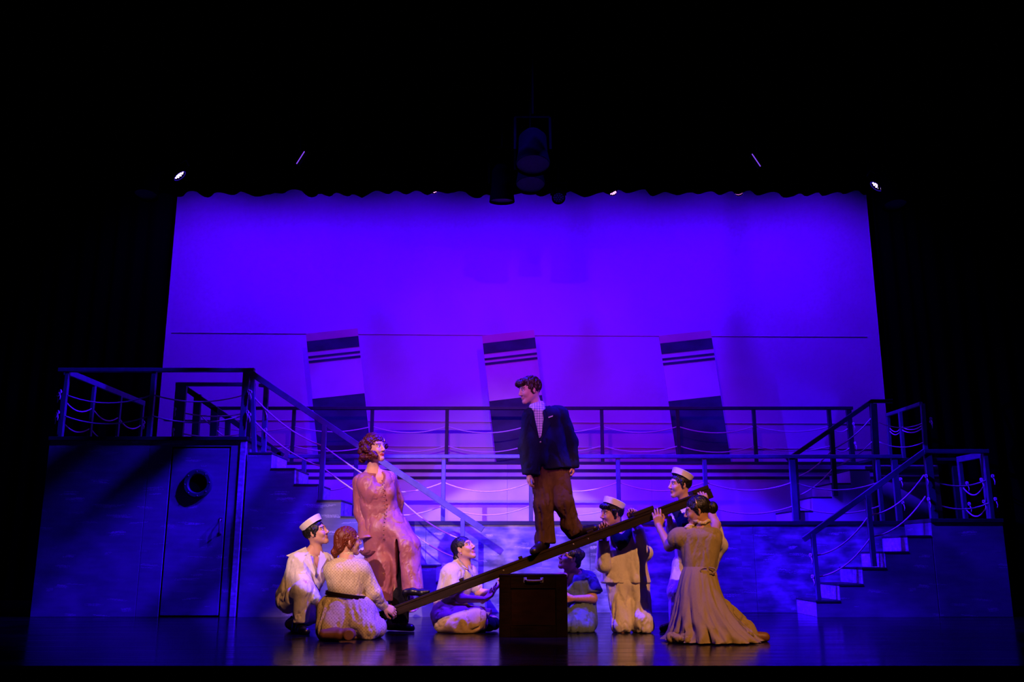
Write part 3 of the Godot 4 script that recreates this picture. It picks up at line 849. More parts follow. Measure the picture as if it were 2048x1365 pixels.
func field_mesh(prims: Array, cell: float) -> Dictionary:
	var lo := Vector3.ONE * 1e6
	var hi := -lo
	for p in prims:
		if p[0] == 0:
			var r := maxf(p[3], p[4])
			lo = lo.min(p[1] - Vector3.ONE * r).min(p[2] - Vector3.ONE * r)
			hi = hi.max(p[1] + Vector3.ONE * r).max(p[2] + Vector3.ONE * r)
		elif p[0] == 1:
			var m: float = maxf(p[2].x, maxf(p[2].y, p[2].z))
			lo = lo.min(p[1] - Vector3.ONE * m)
			hi = hi.max(p[1] + Vector3.ONE * m)
	lo -= Vector3.ONE * cell * 3.0
	hi += Vector3.ONE * cell * 3.0
	var nx := int((hi.x - lo.x) / cell) + 2
	var ny := int((hi.y - lo.y) / cell) + 2
	var nz := int((hi.z - lo.z) / cell) + 2
	var sy := nx
	var sz := nx * ny
	var d := PackedFloat32Array()
	d.resize(nx * ny * nz)
	d.fill(1.0)
	for p in prims:
		var kind: int = p[0]
		var bl: Vector3
		var bh: Vector3
		var k := 0.0
		if kind == 0:
			k = p[5]
			var r: float = maxf(p[3], p[4]) + maxf(k, cell * 2.0)
			bl = p[1].min(p[2]) - Vector3.ONE * r
			bh = p[1].max(p[2]) + Vector3.ONE * r
		elif kind == 3:
			bl = p[1] - Vector3.ONE * p[3]
			bh = p[1] + Vector3.ONE * p[3]
		else:
			k = p[3]
			var r: float = maxf(p[2].x, maxf(p[2].y, p[2].z)) + maxf(k, cell * 2.0)
			bl = p[1] - Vector3.ONE * r
			bh = p[1] + Vector3.ONE * r
		var x0 := clampi(int((bl.x - lo.x) / cell), 0, nx - 1)
		var x1 := clampi(int((bh.x - lo.x) / cell) + 1, 0, nx - 1)
		var y0 := clampi(int((bl.y - lo.y) / cell), 0, ny - 1)
		var y1 := clampi(int((bh.y - lo.y) / cell) + 1, 0, ny - 1)
		var z0 := clampi(int((bl.z - lo.z) / cell), 0, nz - 1)
		var z1 := clampi(int((bh.z - lo.z) / cell) + 1, 0, nz - 1)
		if kind == 0:
			var a: Vector3 = p[1]
			var ab: Vector3 = p[2] - a
			var inv: float = 1.0 / maxf(ab.length_squared(), 1e-8)
			var ra: float = p[3]
			var dr: float = p[4] - ra
			var rmax: float = maxf(ra, ra + dr) + maxf(k, cell * 2.0)
			for z in range(z0, z1 + 1):
				for y in range(y0, y1 + 1):
					var q := lo + Vector3(x0, y, z) * cell - a
					var i := z * sz + y * sy + x0
					for x in range(x0, x1 + 1):
						var t := clampf(q.dot(ab) * inv, 0.0, 1.0)
						var v := (q - ab * t).length() - ra - dr * t
						q.x += cell
						var o := d[i]
						var h := k - absf(o - v)
						if h > 0.0:
							d[i] = minf(o, v) - h * h / (4.0 * k)
						elif v < o:
							d[i] = v
						i += 1
		elif kind == 3:
			var c: Vector3 = p[1]
			var n: Vector3 = p[2]
			var r2: float = p[3] * p[3]
			for z in range(z0, z1 + 1):
				for y in range(y0, y1 + 1):
					for x in range(x0, x1 + 1):
						var q := lo + Vector3(x, y, z) * cell - c
						if q.length_squared() < r2:
							var i := z * sz + y * sy + x
							d[i] = maxf(d[i], q.dot(n))
		else:
			var c: Vector3 = p[1]
			var b: Basis = (p[4] as Basis).inverse()
			var ir: Vector3 = Vector3.ONE / p[2]
			var kk := maxf(k, 1e-4)
			for z in range(z0, z1 + 1):
				for y in range(y0, y1 + 1):
					for x in range(x0, x1 + 1):
						var q := b * (lo + Vector3(x, y, z) * cell - c)
						var u := q * ir
						var k0 := u.length()
						var k1 := (u * ir).length()
						var v := k0 * (k0 - 1.0) / maxf(k1, 1e-6)
						var i := z * sz + y * sy + x
						var o := d[i]
						if kind == 1:
							var h := kk - absf(o - v)
							d[i] = minf(o, v) - (h * h / (4.0 * kk) if h > 0.0 else 0.0)
						else:
							v = -v
							var h := kk - absf(o - v)
							d[i] = maxf(o, v) + (h * h / (4.0 * kk) if h > 0.0 else 0.0)
	# one vertex in each cell that the surface crosses
	var vid := PackedInt32Array()
	vid.resize(nx * ny * nz)
	vid.fill(-1)
	var verts := PackedVector3Array()
	var cells := PackedInt32Array()
	var far := cell * 2.0
	var off := PackedInt32Array([0, 1, sy, sy + 1, sz, sz + 1, sz + sy, sz + sy + 1])
	for z in nz - 1:
		for y in ny - 1:
			var base := z * sz + y * sy
			for x in nx - 1:
				var i := base + x
				var e := d[i]
				if e > far or e < -far: continue
				var mask := 0
				for c in 8:
					if d[i + off[c]] < 0.0: mask |= 1 << c
				if mask == 0 or mask == 255: continue
				var s := Vector3.ZERO
				var n := 0
				for c in 8:
					for ax in 3:
						var bit := 1 << ax
						if c & bit: continue
						var c2 := c | bit
						if ((mask >> c) & 1) == ((mask >> c2) & 1): continue
						var va := d[i + off[c]]
						var vb := d[i + off[c2]]
						var t := va / (va - vb)
						var pt := Vector3(c & 1, (c >> 1) & 1, (c >> 2) & 1)
						pt[ax] += t
						s += pt
						n += 1
				vid[i] = verts.size()
				verts.append(lo + (Vector3(x, y, z) + s / n) * cell)
				cells.append(i)
	var idx := PackedInt32Array()
	var st := PackedInt32Array([1, sy, sz])
	for i in cells:
		for ax in 3:
			var a := d[i] < 0.0
			if a == (d[i + st[ax]] < 0.0): continue
			var u := st[(ax + 1) % 3]
			var w := st[(ax + 2) % 3]
			var v0 := vid[i]
			var v1 := vid[i - u]
			var v2 := vid[i - u - w]
			var v3 := vid[i - w]
			if v1 < 0 or v2 < 0 or v3 < 0: continue
			if a:
				idx.append_array(PackedInt32Array([v0, v2, v1, v0, v3, v2]))
			else:
				idx.append_array(PackedInt32Array([v0, v1, v2, v0, v2, v3]))
	return {"v": verts, "i": idx, "n": smooth_normals(verts, idx)}

func smooth_normals(v: PackedVector3Array, idx: PackedInt32Array) -> PackedVector3Array:
	var n := PackedVector3Array()
	n.resize(v.size())
	for t in range(0, idx.size(), 3):
		var a := idx[t]
		var b := idx[t + 1]
		var c := idx[t + 2]
		var f := (v[c] - v[a]).cross(v[b] - v[a])
		n[a] += f; n[b] += f; n[c] += f
	for i in n.size(): n[i] = n[i].normalized()
	return n

# cloth folds: push the surface in and out along its normal, stretched along a direction
func folds(g: Dictionary, amp: float, freq: float, stretch: Vector3, seed_: int) -> Dictionary:
	var n := FastNoiseLite.new()
	n.seed = seed_
	n.frequency = freq
	n.fractal_octaves = 3
	n.fractal_gain = 0.4
	n.domain_warp_enabled = true
	n.domain_warp_amplitude = 0.06
	n.domain_warp_frequency = freq * 0.7
	var v: PackedVector3Array = g.v
	var nn: PackedVector3Array = g.n
	for i in v.size():
		var p := v[i] * stretch
		v[i] += nn[i] * amp * (0.45 - 1.5 * pow(1.0 - minf(absf(n.get_noise_3dv(p)) * 2.2, 1.0), 2.5))
	g.v = v
	g.n = smooth_normals(v, g.i)
	return g

func placed(g: Dictionary, t: Transform3D) -> Dictionary:      # a copy moved by t (also mirrored when t mirrors)
	var v: PackedVector3Array = t * (g.v as PackedVector3Array)
	var idx: PackedInt32Array = g.i.duplicate()
	if t.basis.determinant() < 0.0:
		for k in range(0, idx.size(), 3):
			var s := idx[k + 1]
			idx[k + 1] = idx[k + 2]
			idx[k + 2] = s
	var o := {"v": v, "i": idx, "n": smooth_normals(v, idx)}
	if g.has("tone"): o.tone = g.tone
	return o

func joined(list: Array) -> Dictionary:
	var v := PackedVector3Array(); var n := PackedVector3Array(); var idx := PackedInt32Array(); var c := PackedColorArray()
	for g in list:
		var base := v.size()
		v.append_array(g.v); n.append_array(g.n)
		if g.has("c"): c.append_array(g.c)
		for k in g.i: idx.append(k + base)
	var o := {"v": v, "n": n, "i": idx}
	if c.size() == v.size(): o.c = c
	return o

func mesh_of(g: Dictionary) -> ArrayMesh:
	var arr := []
	arr.resize(Mesh.ARRAY_MAX)
	arr[Mesh.ARRAY_VERTEX] = g.v
	arr[Mesh.ARRAY_NORMAL] = g.n
	arr[Mesh.ARRAY_INDEX] = g.i
	if g.has("c"): arr[Mesh.ARRAY_COLOR] = g.c
	var m := ArrayMesh.new()
	m.add_surface_from_arrays(Mesh.PRIMITIVE_TRIANGLES, arr)
	return m

# ------------------------------------------------------------------ heads, hands, feet
# head: ears level with the origin, face towards +z, crown towards +y
func head_field() -> Dictionary:
	if cache.has("head"): return cache["head"]
	var p := [
		ell(Vector3(0, 0.030, -0.018), Vector3(0.074, 0.084, 0.096)),
		ell(Vector3(0, -0.025, 0.022), Vector3(0.061, 0.083, 0.066), 0.03),
		cap(Vector3(-0.046, -0.055, 0.005), Vector3(-0.012, -0.100, 0.062), 0.020, 0.017, 0.03),
		cap(Vector3(0.046, -0.055, 0.005), Vector3(0.012, -0.100, 0.062), 0.020, 0.017, 0.03),
		ell(Vector3(0, -0.100, 0.070), Vector3(0.018, 0.015, 0.015), 0.02),
		ell(Vector3(-0.036, -0.028, 0.062), Vector3(0.022, 0.024, 0.022), 0.02),
		ell(Vector3(0.036, -0.028, 0.062), Vector3(0.022, 0.024, 0.022), 0.02),
		cap(Vector3(-0.036, 0.026, 0.072), Vector3(0.036, 0.026, 0.072), 0.013, 0.013, 0.02),
		dent(Vector3(-0.031, 0.007, 0.097), Vector3(0.019, 0.013, 0.018), 0.012),
		dent(Vector3(0.031, 0.007, 0.097), Vector3(0.019, 0.013, 0.018), 0.012),
		cap(Vector3(0, 0.018, 0.085), Vector3(0, -0.026, 0.107), 0.008, 0.011, 0.014),
		ell(Vector3(-0.010, -0.032, 0.098), Vector3(0.009, 0.007, 0.010), 0.008),
		ell(Vector3(0.010, -0.032, 0.098), Vector3(0.009, 0.007, 0.010), 0.008),
		ell(Vector3(-0.031, 0.007, 0.074), Vector3(0.0135, 0.0125, 0.0125), 0.003),
		ell(Vector3(0.031, 0.007, 0.074), Vector3(0.0135, 0.0125, 0.0125), 0.003),
		cap(Vector3(-0.015, -0.060, 0.083), Vector3(0.015, -0.060, 0.083), 0.0065, 0.0065, 0.008),
		cap(Vector3(-0.012, -0.071, 0.082), Vector3(0.012, -0.071, 0.082), 0.0075, 0.0075, 0.006),
		ell(Vector3(-0.075, -0.004, -0.006), Vector3(0.010, 0.031, 0.019), 0.008, Basis(Vector3.UP, 0.35)),
		ell(Vector3(0.075, -0.004, -0.006), Vector3(0.010, 0.031, 0.019), 0.008, Basis(Vector3.UP, -0.35)),
		dent(Vector3(-0.084, -0.002, 0.000), Vector3(0.006, 0.016, 0.009), 0.006),
		dent(Vector3(0.084, -0.002, 0.000), Vector3(0.006, 0.016, 0.009), 0.006),
		cap(Vector3(0, -0.045, -0.030), Vector3(0, -0.165, -0.045), 0.050, 0.050, 0.03),
	]
	var g := field_mesh(p, 0.0034)
	# which pigment each vertex carries: 0 skin, 1 lips, 2 brow or lash, 3 white of the eye, 4 iris
	var tone := PackedByteArray()
	for v: Vector3 in g.v:
		var x := absf(v.x)
		var t := 0
		if v.z > 0.055:
			var ex := (x - 0.031) / 0.0138
			var ey := (v.y - 0.006) / 0.0070
			var e := ex * ex + ey * ey
			if v.z > 0.07 and x < 0.023 and v.y < -0.0545 - 0.1 * x and v.y > -0.080 + 0.3 * x: t = 1
			elif e < 1.0: t = 4 if (x - 0.031) * (x - 0.031) + (v.y - 0.007) * (v.y - 0.007) < 0.0000422 else 3
			elif e < 1.9 and v.y > 0.008: t = 2
			elif x > 0.012 and x < 0.052 and absf(v.y - (0.030 - 7.0 * (x - 0.030) * (x - 0.030))) < 0.0046: t = 2
		tone.append(t)
	g.tone = tone
	cache["head"] = g
	return g

func head_at(at: Vector3, face: Vector3, up: Vector3, size: float) -> Transform3D:
	var z := face.normalized()
	var x := up.cross(z).normalized()
	return Transform3D(Basis(x, z.cross(x), z) * size, at)

func tinted(g: Dictionary, skin: Color, lips: Color, brow: Color) -> Dictionary:
	var c := PackedColorArray()
	if g.has("tone"):
		for t in g.tone: c.append([skin, lips, brow, Color(0.72, 0.70, 0.68), Color(0.035, 0.022, 0.016)][t])
	else:
		c.resize(g.v.size())
		c.fill(skin)
	g.c = c
	return g

# hand: wrist at the origin, fingers towards +y, palm facing +z, thumb on +x
func hand_field(curl: float, spread := 0.0) -> Dictionary:
	var key := "hand%.2f%.2f" % [curl, spread]
	if cache.has(key): return cache[key]
	var p := [cap(Vector3(0, -0.03, 0), Vector3(0, 0.012, 0), 0.024, 0.024, 0.01)]
	var kx := [0.030, 0.010, -0.010, -0.029]
	var ky := [0.084, 0.090, 0.086, 0.076]
	var ln := [[0.036, 0.024, 0.018], [0.041, 0.027, 0.019], [0.038, 0.025, 0.018], [0.029, 0.019, 0.016]]
	for f in 4:
		var a := Vector3(kx[f], ky[f], 0)
		p.append(cap(Vector3(kx[f] * 0.55, 0.01, 0), a, 0.016, 0.0125, 0.014))
		var ang: float = curl * [0.75, 0.9, 1.0, 1.05][f] * 0.55
		var side := Vector3(kx[f] * (3.0 + 6.0 * spread), 0, 0)
		for s in 3:
			var dir := Vector3(side.x, cos(ang), sin(ang)).normalized()
			var b: Vector3 = a + dir * ln[f][s]
			p.append(cap(a, b, [0.0098, 0.0088, 0.0080][s], [0.0088, 0.0080, 0.0068][s], 0.0035))
			a = b
			ang += curl * [0.85, 0.6, 0.4][s]
	p.append(cap(Vector3(0.012, 0.012, 0.004), Vector3(0.044, 0.048, 0.016), 0.017, 0.012, 0.012))
	p.append(cap(Vector3(0.044, 0.048, 0.016), Vector3(0.056, 0.078, 0.022 + 0.012 * curl), 0.0115, 0.0100, 0.004))
	p.append(cap(Vector3(0.056, 0.078, 0.022 + 0.012 * curl), Vector3(0.052, 0.103, 0.026 + 0.024 * curl), 0.0098, 0.0078, 0.004))
	var g := field_mesh(p, 0.0036)
	cache[key] = g
	return g

func hand_at(wrist: Vector3, fingers: Vector3, palm: Vector3, mirror: bool, size := 0.95) -> Transform3D:
	var y := fingers.normalized()
	var x := y.cross(palm).normalized()
	var z := x.cross(y)
	return Transform3D(Basis(x * (-size if mirror else size), y * size, z * size), wrist)

# shoe: sole on y = 0, ankle over the origin, toe towards +z
func shoe_field(kind: String) -> Dictionary:
	var key := "shoe" + kind
	if cache.has(key): return cache[key]
	var p := []
	if kind == "heel":
		p = [cap(Vector3(0, 0.085, -0.045), Vector3(0, 0.062, 0.02), 0.030, 0.028), cap(Vector3(0, 0.062, 0.02), Vector3(0, 0.022, 0.10), 0.028, 0.030), cap(Vector3(0, 0.022, 0.10), Vector3(0, 0.016, 0.155), 0.030, 0.016),
			cap(Vector3(0, 0.06, -0.055), Vector3(0, 0.0, -0.058), 0.018, 0.011), cut(Vector3(0, 0, 0.03), Vector3.DOWN, 0.3), cut(Vector3(0, 0.105, -0.02), Vector3.UP, 0.1)]
	else:
		p = [cap(Vector3(0, 0.042, -0.055), Vector3(0, 0.05, 0.03), 0.041, 0.041), cap(Vector3(0, 0.042, 0.04), Vector3(0, 0.026, 0.155), 0.041, 0.030), cap(Vector3(-0.012, 0.03, 0.09), Vector3(-0.010, 0.024, 0.16), 0.032, 0.028),
			cap(Vector3(0, 0.05, -0.03), Vector3(0, 0.12, -0.035), 0.044, 0.042), cut(Vector3(0, 0, 0.03), Vector3.DOWN, 0.4), cut(Vector3(0, 0.115, -0.03), Vector3.UP, 0.12)]
	cache[key] = field_mesh(p, 0.006)
	return cache[key]

func foot_at(at: Vector3, toe: Vector3, up := Vector3.UP, size := 1.0) -> Transform3D:
	var y := up.normalized()
	var z := (toe - y * toe.dot(y)).normalized()
	return Transform3D(Basis(y.cross(z), y, z) * size, at)

# a skirt or other hanging cloth: rings joined from the waist down, pleats growing towards the hem
func skirt(rings: Array, pleats: int, amp: float, seed_: int, sub := 6) -> Dictionary:      # ring: [centre, half width vector, half depth vector]
	var rng := RandomNumberGenerator.new(); rng.seed = seed_
	var noise := FastNoiseLite.new(); noise.seed = seed_; noise.frequency = 0.9
	var sides := pleats * 8
	var v := PackedVector3Array()
	var rows := (rings.size() - 1) * sub + 1
	for r in rows:
		var s := float(r) / sub
		var i := mini(int(s), rings.size() - 2)
		var f := s - i
		var p0: Array = rings[maxi(i - 1, 0)]; var p1: Array = rings[i]; var p2: Array = rings[i + 1]; var p3: Array = rings[mini(i + 2, rings.size() - 1)]
		var c: Vector3 = (p1[0] as Vector3).cubic_interpolate(p2[0], p0[0], p3[0], f)
		var ux: Vector3 = (p1[1] as Vector3).cubic_interpolate(p2[1], p0[1], p3[1], f)
		var uz: Vector3 = (p1[2] as Vector3).cubic_interpolate(p2[2], p0[2], p3[2], f)
		var t := float(r) / (rows - 1)
		for k in sides:
			var a := TAU * k / sides
			var ph := 2.2 * noise.get_noise_2d(cos(a) * 2.0, sin(a) * 2.0 + t * 0.7)
			var w := 1.0 + amp * pow(t, 0.7) * sin(pleats * a + ph * 3.0) * (0.65 + 0.7 * noise.get_noise_2d(a * 3.0, 9.0))
			v.append(c + (ux * cos(a) + uz * sin(a)) * w)
	var idx := PackedInt32Array()
	for r in rows - 1:
		for k in sides:
			var k2 := (k + 1) % sides
			var a := r * sides + k; var b := r * sides + k2; var c := (r + 1) * sides + k2; var d := (r + 1) * sides + k
			idx.append_array(PackedInt32Array([a, c, b, a, d, c]))
	var n := smooth_normals(v, idx)
	# turn the faces outward if they came out inward
	var mid: Vector3 = rings[0][0]
	if n[0].dot(v[0] - mid) < 0.0:
		for t in range(0, idx.size(), 3):
			var s := idx[t + 1]; idx[t + 1] = idx[t + 2]; idx[t + 2] = s
		n = smooth_normals(v, idx)
	return {"v": v, "i": idx, "n": n}

# ------------------------------------------------------------------ cloth and skin materials
func skin_mat() -> StandardMaterial3D:
	if not mats.has("skin"):
		var m := StandardMaterial3D.new()
		m.vertex_color_use_as_albedo = true
		m.roughness = 0.55
		mats["skin"] = m
	return mats["skin"]

func crease_map() -> NoiseTexture2D:      # fine creases shared by all cloth
	if not cache.has("crease"):
		var n := FastNoiseLite.new(); n.seed = 21; n.frequency = 0.011; n.fractal_type = FastNoiseLite.FRACTAL_RIDGED; n.fractal_octaves = 3
		n.domain_warp_enabled = true; n.domain_warp_amplitude = 22.0; n.domain_warp_frequency = 0.012
		var t := NoiseTexture2D.new()
		t.width = 512; t.height = 512; t.seamless = true; t.noise = n; t.as_normal_map = true; t.bump_strength = 10.0
		cache["crease"] = t
	return cache["crease"]

func creased(m: StandardMaterial3D, amount: float) -> StandardMaterial3D:
	m.normal_enabled = true
	m.normal_texture = crease_map()
	m.normal_scale = amount
	return m

func cloth_mat(key: String, c: Color, rough := 0.85, amount := 0.28) -> StandardMaterial3D:
	if mats.has(key): return mats[key]
	var m := StandardMaterial3D.new()
	m.albedo_color = c
	m.roughness = rough
	m.metallic_specular = 0.25
	m.uv1_triplanar = true
	m.uv1_scale = Vector3(2.4, 0.9, 2.4)
	mats[key] = creased(m, amount)
	return m

func print_mat(key: String, ground: Color, ink: Color, kind: String, metres: float) -> StandardMaterial3D:
	if mats.has(key): return mats[key]
	var s := 64
	var img := Image.create(s, s, false, Image.FORMAT_RGB8)
	for y in s:
		for x in s:
			var on := 0.0
			if kind == "dots":
				for c in [Vector2(16, 16), Vector2(48, 48)]:
					if Vector2(x, y).distance_to(c) < 8.0: on = 1.0
			else:
				if x % 32 < 9: on += 0.5
				if y % 32 < 9: on += 0.5
			img.set_pixel(x, y, ground.lerp(ink, on))
	img.generate_mipmaps()
	var m := StandardMaterial3D.new()
	m.albedo_texture = ImageTexture.create_from_image(img)
	m.uv1_triplanar = true
	m.uv1_scale = Vector3.ONE / metres
	m.roughness = 0.85
	m.metallic_specular = 0.25
	mats[key] = m
	return m

# ------------------------------------------------------------------ people
# joints: head, face, up, size, neck, sl/sr shoulders, el/er elbows, wl/wr wrists, chest, pelvis, hl/hr hips, kl/kr knees, al/ar ankles; hl.. are image-side letters
func person(label: String, base: Vector3, j: Dictionary) -> Node3D:
	var o := thing("person", label, "person", base)
	var t := Transform3D(Basis(), -base)
	var s: float = j.get("build", 1.0)
	var p := []
	var hd := head_at(j.head, j.face, j.get("up", Vector3.UP), j.get("size", 1.0))
	p.append(cap(hd * Vector3(0, -0.10, -0.035), j.neck, 0.046 * s, 0.055 * s, 0.04))
	p.append(cap(j.sl, j.sr, 0.045 * s, 0.045 * s, 0.04))
	var cx: Vector3 = (j.sr - j.sl) * 0.24
	var cm: Vector3 = (j.sl + j.sr) * 0.5
	var waist: Vector3 = cm.lerp(j.pelvis, 0.62)
	for q in [-1.0, 1.0]:
		p.append(cap(cm + cx * q, waist + cx * q * 0.7, 0.072 * s, 0.062 * s, 0.05))
		p.append(cap(waist + cx * q * 0.7, j.pelvis + (j.hr - j.hl) * 0.4 * q, 0.062 * s, 0.075 * s, 0.05))
	p.append(cap(j.neck, cm, 0.050 * s, 0.055 * s, 0.04))
	for e in ["l", "r"]:
		p.append(cap(j["s" + e], j["e" + e], 0.047 * s, 0.040 * s, 0.03))
		p.append(cap(j["e" + e], j["w" + e], 0.040 * s, 0.027 * s, 0.02))
		p.append(cap(j["h" + e], j["k" + e], 0.070 * s, 0.050 * s, 0.04))
		p.append(cap(j["k" + e], j["a" + e], 0.050 * s, 0.036 * s, 0.03))
	var bits := [tinted(placed(field_mesh(p, 0.013), t), j.skin, j.lips, j.brow), tinted(placed(head_field(), t * hd), j.skin, j.lips, j.brow)]
	for hnd in j.get("hands", []):
		bits.append(tinted(placed(hand_field(hnd[4]), t * hand_at(hnd[0], hnd[1], hnd[2], hnd[3], hnd[5] if hnd.size() > 5 else 0.95)), j.skin, j.lips, j.brow))
	var b := part("body", mesh_of(joined(bits)), skin_mat(), o)
	b.set_meta("label", j.get("skin_label", "skin of face, neck and hands"))
	return o

func wear(o: Node3D, called: String, prims: Array, cell: float, m: Material, fold := [0.0, 1.0, Vector3.ONE], label := "") -> MeshInstance3D:
	var moved := []
	for p in prims:
		var q: Array = p.duplicate()
		q[1] = q[1] - o.position
		if q[0] == 0: q[2] = q[2] - o.position
		moved.append(q)
	var g := field_mesh(moved, cell * 0.86)
	if fold[0] > 0.0: g = folds(g, fold[0] * 0.95, fold[1] * 2.0, fold[2] * Vector3(1, 0.5, 1), called.hash() % 1000)
	return part(called, mesh_of(g), m, o, Transform3D.IDENTITY, label)

func hair(o: Node3D, hd: Transform3D, prims: Array, c: Color, amp := 0.004, freq := 14.0, stretch := Vector3(3, 1, 3), label := "") -> void:
	var g := field_mesh(prims, 0.0048)
	g = folds(g, amp, freq, stretch, 5)
	part("hair", mesh_of(placed(g, Transform3D(Basis(), -o.position) * hd)), flat_mat("hair%s" % c, c, 0.5), o, Transform3D.IDENTITY, label)

# the plain scalp shape most styles start from: a shell round the skull, open at the face
func scalp(lift := 0.0, low := -0.055) -> Array:
	return [ell(Vector3(0, 0.036 + lift, -0.022), Vector3(0.083, 0.090 + lift, 0.103), 0.01), dent(Vector3(0, -0.045, 0.085), Vector3(0.070, 0.098, 0.085), 0.012), cut(Vector3(0, low, -0.03), Vector3(0, -1, 0.25), 0.3)]

func shoe(o: Node3D, kind: String, at: Transform3D, m: Material) -> void:
	part("shoe", mesh_of(placed(shoe_field(kind), Transform3D(Basis(), -o.position) * at)), m, o)

# sailor's round white cap, sitting on the crown
func sailor_cap(o: Node3D, hd: Transform3D, tilt: Vector3) -> void:
	var prof := [[0.0, 0.062], [0.05, 0.058], [0.078, 0.04], [0.086, 0.012], [0.086, 0.0], [0.090, -0.002], [0.098, 0.05], [0.095, 0.053], [0.088, 0.012]]
	var t := Transform3D(Basis(), -o.position) * hd * Transform3D(Basis.from_euler(tilt), Vector3(0, 0.072, -0.018))
	t.basis = t.basis * Basis.from_scale(Vector3(0.98, 1.05, 1.12))
	part("sailor_cap", lathe(prof, 32), cloth_mat("capwhite", Color(0.90, 0.89, 0.87)), o, t, "white round sailor cap")
# ------------------------------------------------------------------ trunk and plank
const ZP := 8.22       # near edge of the plank
func plank_line(px: float) -> float: return 1237.0 - (px - 752.0) * 0.3735      # picture height of the plank's near face, middle

func build_props() -> void:
	var wood := noise_mat("trunk", Color(0.050, 0.028, 0.026), Color(0.080, 0.042, 0.036), 0.02, Vector3(0.8, 4.0, 0.8), 0.5)
	wood.metallic_specular = 0.12
	var zf := 8.08
	var a := P(998, 1275, zf); var b := P(1134, 1150, zf)
	var w := b.x - a.x
	var h := 0.508
	var o := thing("trunk", "dark wooden trunk with an inset front panel and chrome-ended handle under the plank", "trunk", Vector3((a.x + b.x) * 0.5, 0, -zf))
	var hw := w * 0.5
	slab("body", Vector3(-hw + 0.012, 0.0, -0.012), Vector3(hw - 0.012, h - 0.02, -0.44), wood, o)
	slab("lid", Vector3(-hw, h - 0.019, 0.002), Vector3(hw, h, -0.45), wood, o)
	slab("frame_board", Vector3(-hw, 0.0, 0.0), Vector3(-hw + 0.095, h - 0.02, -0.0115), wood, o)
	slab("frame_board", Vector3(hw - 0.095, 0.0, 0.0), Vector3(hw, h - 0.02, -0.0115), wood, o)
	slab("frame_board", Vector3(-hw + 0.096, 0.0, 0.0), Vector3(hw - 0.096, 0.085, -0.0115), wood, o)
	slab("frame_board", Vector3(-hw + 0.096, h - 0.115, 0.0), Vector3(hw - 0.096, h - 0.02, -0.0115), wood, o)
	var pm := noise_mat("trunkpanel", Color(0.075, 0.032, 0.028), Color(0.10, 0.042, 0.036), 0.02, Vector3(0.8, 3.0, 0.8), 0.75)
	pm.metallic_specular = 0.12
	slab("front_panel", Vector3(-hw + 0.105, 0.095, -0.008), Vector3(hw - 0.105, h - 0.125, -0.0118), pm, o, 0.001, "reddish inset panel")
	var hp := P(1067, 1161, zf) - o.position
	hp.z = 0.0
	var hd := part("handle", tube(PackedVector3Array([hp + Vector3(-0.068, 0, 0.012), hp + Vector3(-0.055, -0.004, 0.026), hp + Vector3(0, -0.006, 0.030), hp + Vector3(0.055, -0.004, 0.026), hp + Vector3(0.068, 0, 0.012)]), 0.009, 8), flat_mat("grip", Color(0.30, 0.22, 0.18), 0.5), o)
	for s in [-1.0, 1.0]:
		var st := SurfaceTool.new(); st.begin(Mesh.PRIMITIVE_TRIANGLES)
		add_box(st, Vector3(0.028, 0.042, 0.005), Transform3D(Basis(), hp + Vector3(0.070 * s, 0, 0.003)), 0.002)
		add_box(st, Vector3(0.020, 0.020, 0.012), Transform3D(Basis(), hp + Vector3(0.066 * s, 0, 0.009)), 0.003)
		part("end_plate", done(st), flat_mat("chrome", Color(0.82, 0.78, 0.76), 0.25, 0.9), hd, Transform3D.IDENTITY, "chrome end plate")
	# plank: a board on two rails with cleats across its top
	var bw := noise_mat("plank", Color(0.12, 0.080, 0.068), Color(0.17, 0.115, 0.095), 0.02, Vector3(0.6, 5.0, 3.0), 0.55)
	bw.metallic_specular = 0.25
	var l := P(752, plank_line(752), ZP); var r := P(1424, plank_line(1424), ZP)
	var pk := thing("plank", "long dark wooden plank with cross cleats, tilted across the trunk and held by the players", "plank", l)
	var x := (r - l).normalized()
	var y := Vector3(-x.y, x.x, 0)
	var tb := Basis(x, y, Vector3(0, 0, 1))
	var len := l.distance_to(r)
	var mid := (r - l) * 0.5
	var D := 0.22
	part("board", box(Vector3(len, 0.022, D), 0.004), bw, pk, Transform3D(tb, mid + y * 0.030 + Vector3(0, 0, -D / 2)))
	part("side_rail", box(Vector3(len, 0.062, 0.03), 0.004), bw, pk, Transform3D(tb, mid - y * 0.0125 + Vector3(0, 0, -0.018)))
	part("side_rail", box(Vector3(len, 0.062, 0.03), 0.004), bw, pk, Transform3D(tb, mid - y * 0.0125 + Vector3(0, 0, -D + 0.018)))
	for s in [[922, 0.035], [1040, 0.035], [1180, 0.06]]:
		var f: float = (s[0] - 752.0) / 672.0
		part("cleat", box(Vector3(s[1], 0.022, D), 0.004), bw, pk, Transform3D(tb, x * (len * f) + y * 0.053 + Vector3(0, 0, -D / 2)))
	for s in [[1289, 0.19], [1406, 0.15]]:
		var f: float = (s[0] - 752.0) / 672.0
		part("end_block", box(Vector3(s[1], 0.034, D), 0.004), bw, pk, Transform3D(tb, x * (len * f) + y * 0.059 + Vector3(0, 0, -D / 2)))
	for s in [1002, 1142, 1172]:
		var f: float = (s - 752.0) / 672.0
		part("bolt", lathe([[0.008, 0.0], [0.007, 0.004], [0.0, 0.006]], 8), flat_mat("chrome", Color(0.8, 0.8, 0.8), 0.25, 0.9), pk, Transform3D(Basis(Vector3.RIGHT, PI / 2), x * (len * f) + Vector3(0, 0, -0.0025)))

# ------------------------------------------------------------------ the nine players
const SKIN_A := Color(0.62, 0.36, 0.25)
const SKIN_B := Color(0.50, 0.26, 0.16)
const SKIN_C := Color(0.30, 0.145, 0.085)

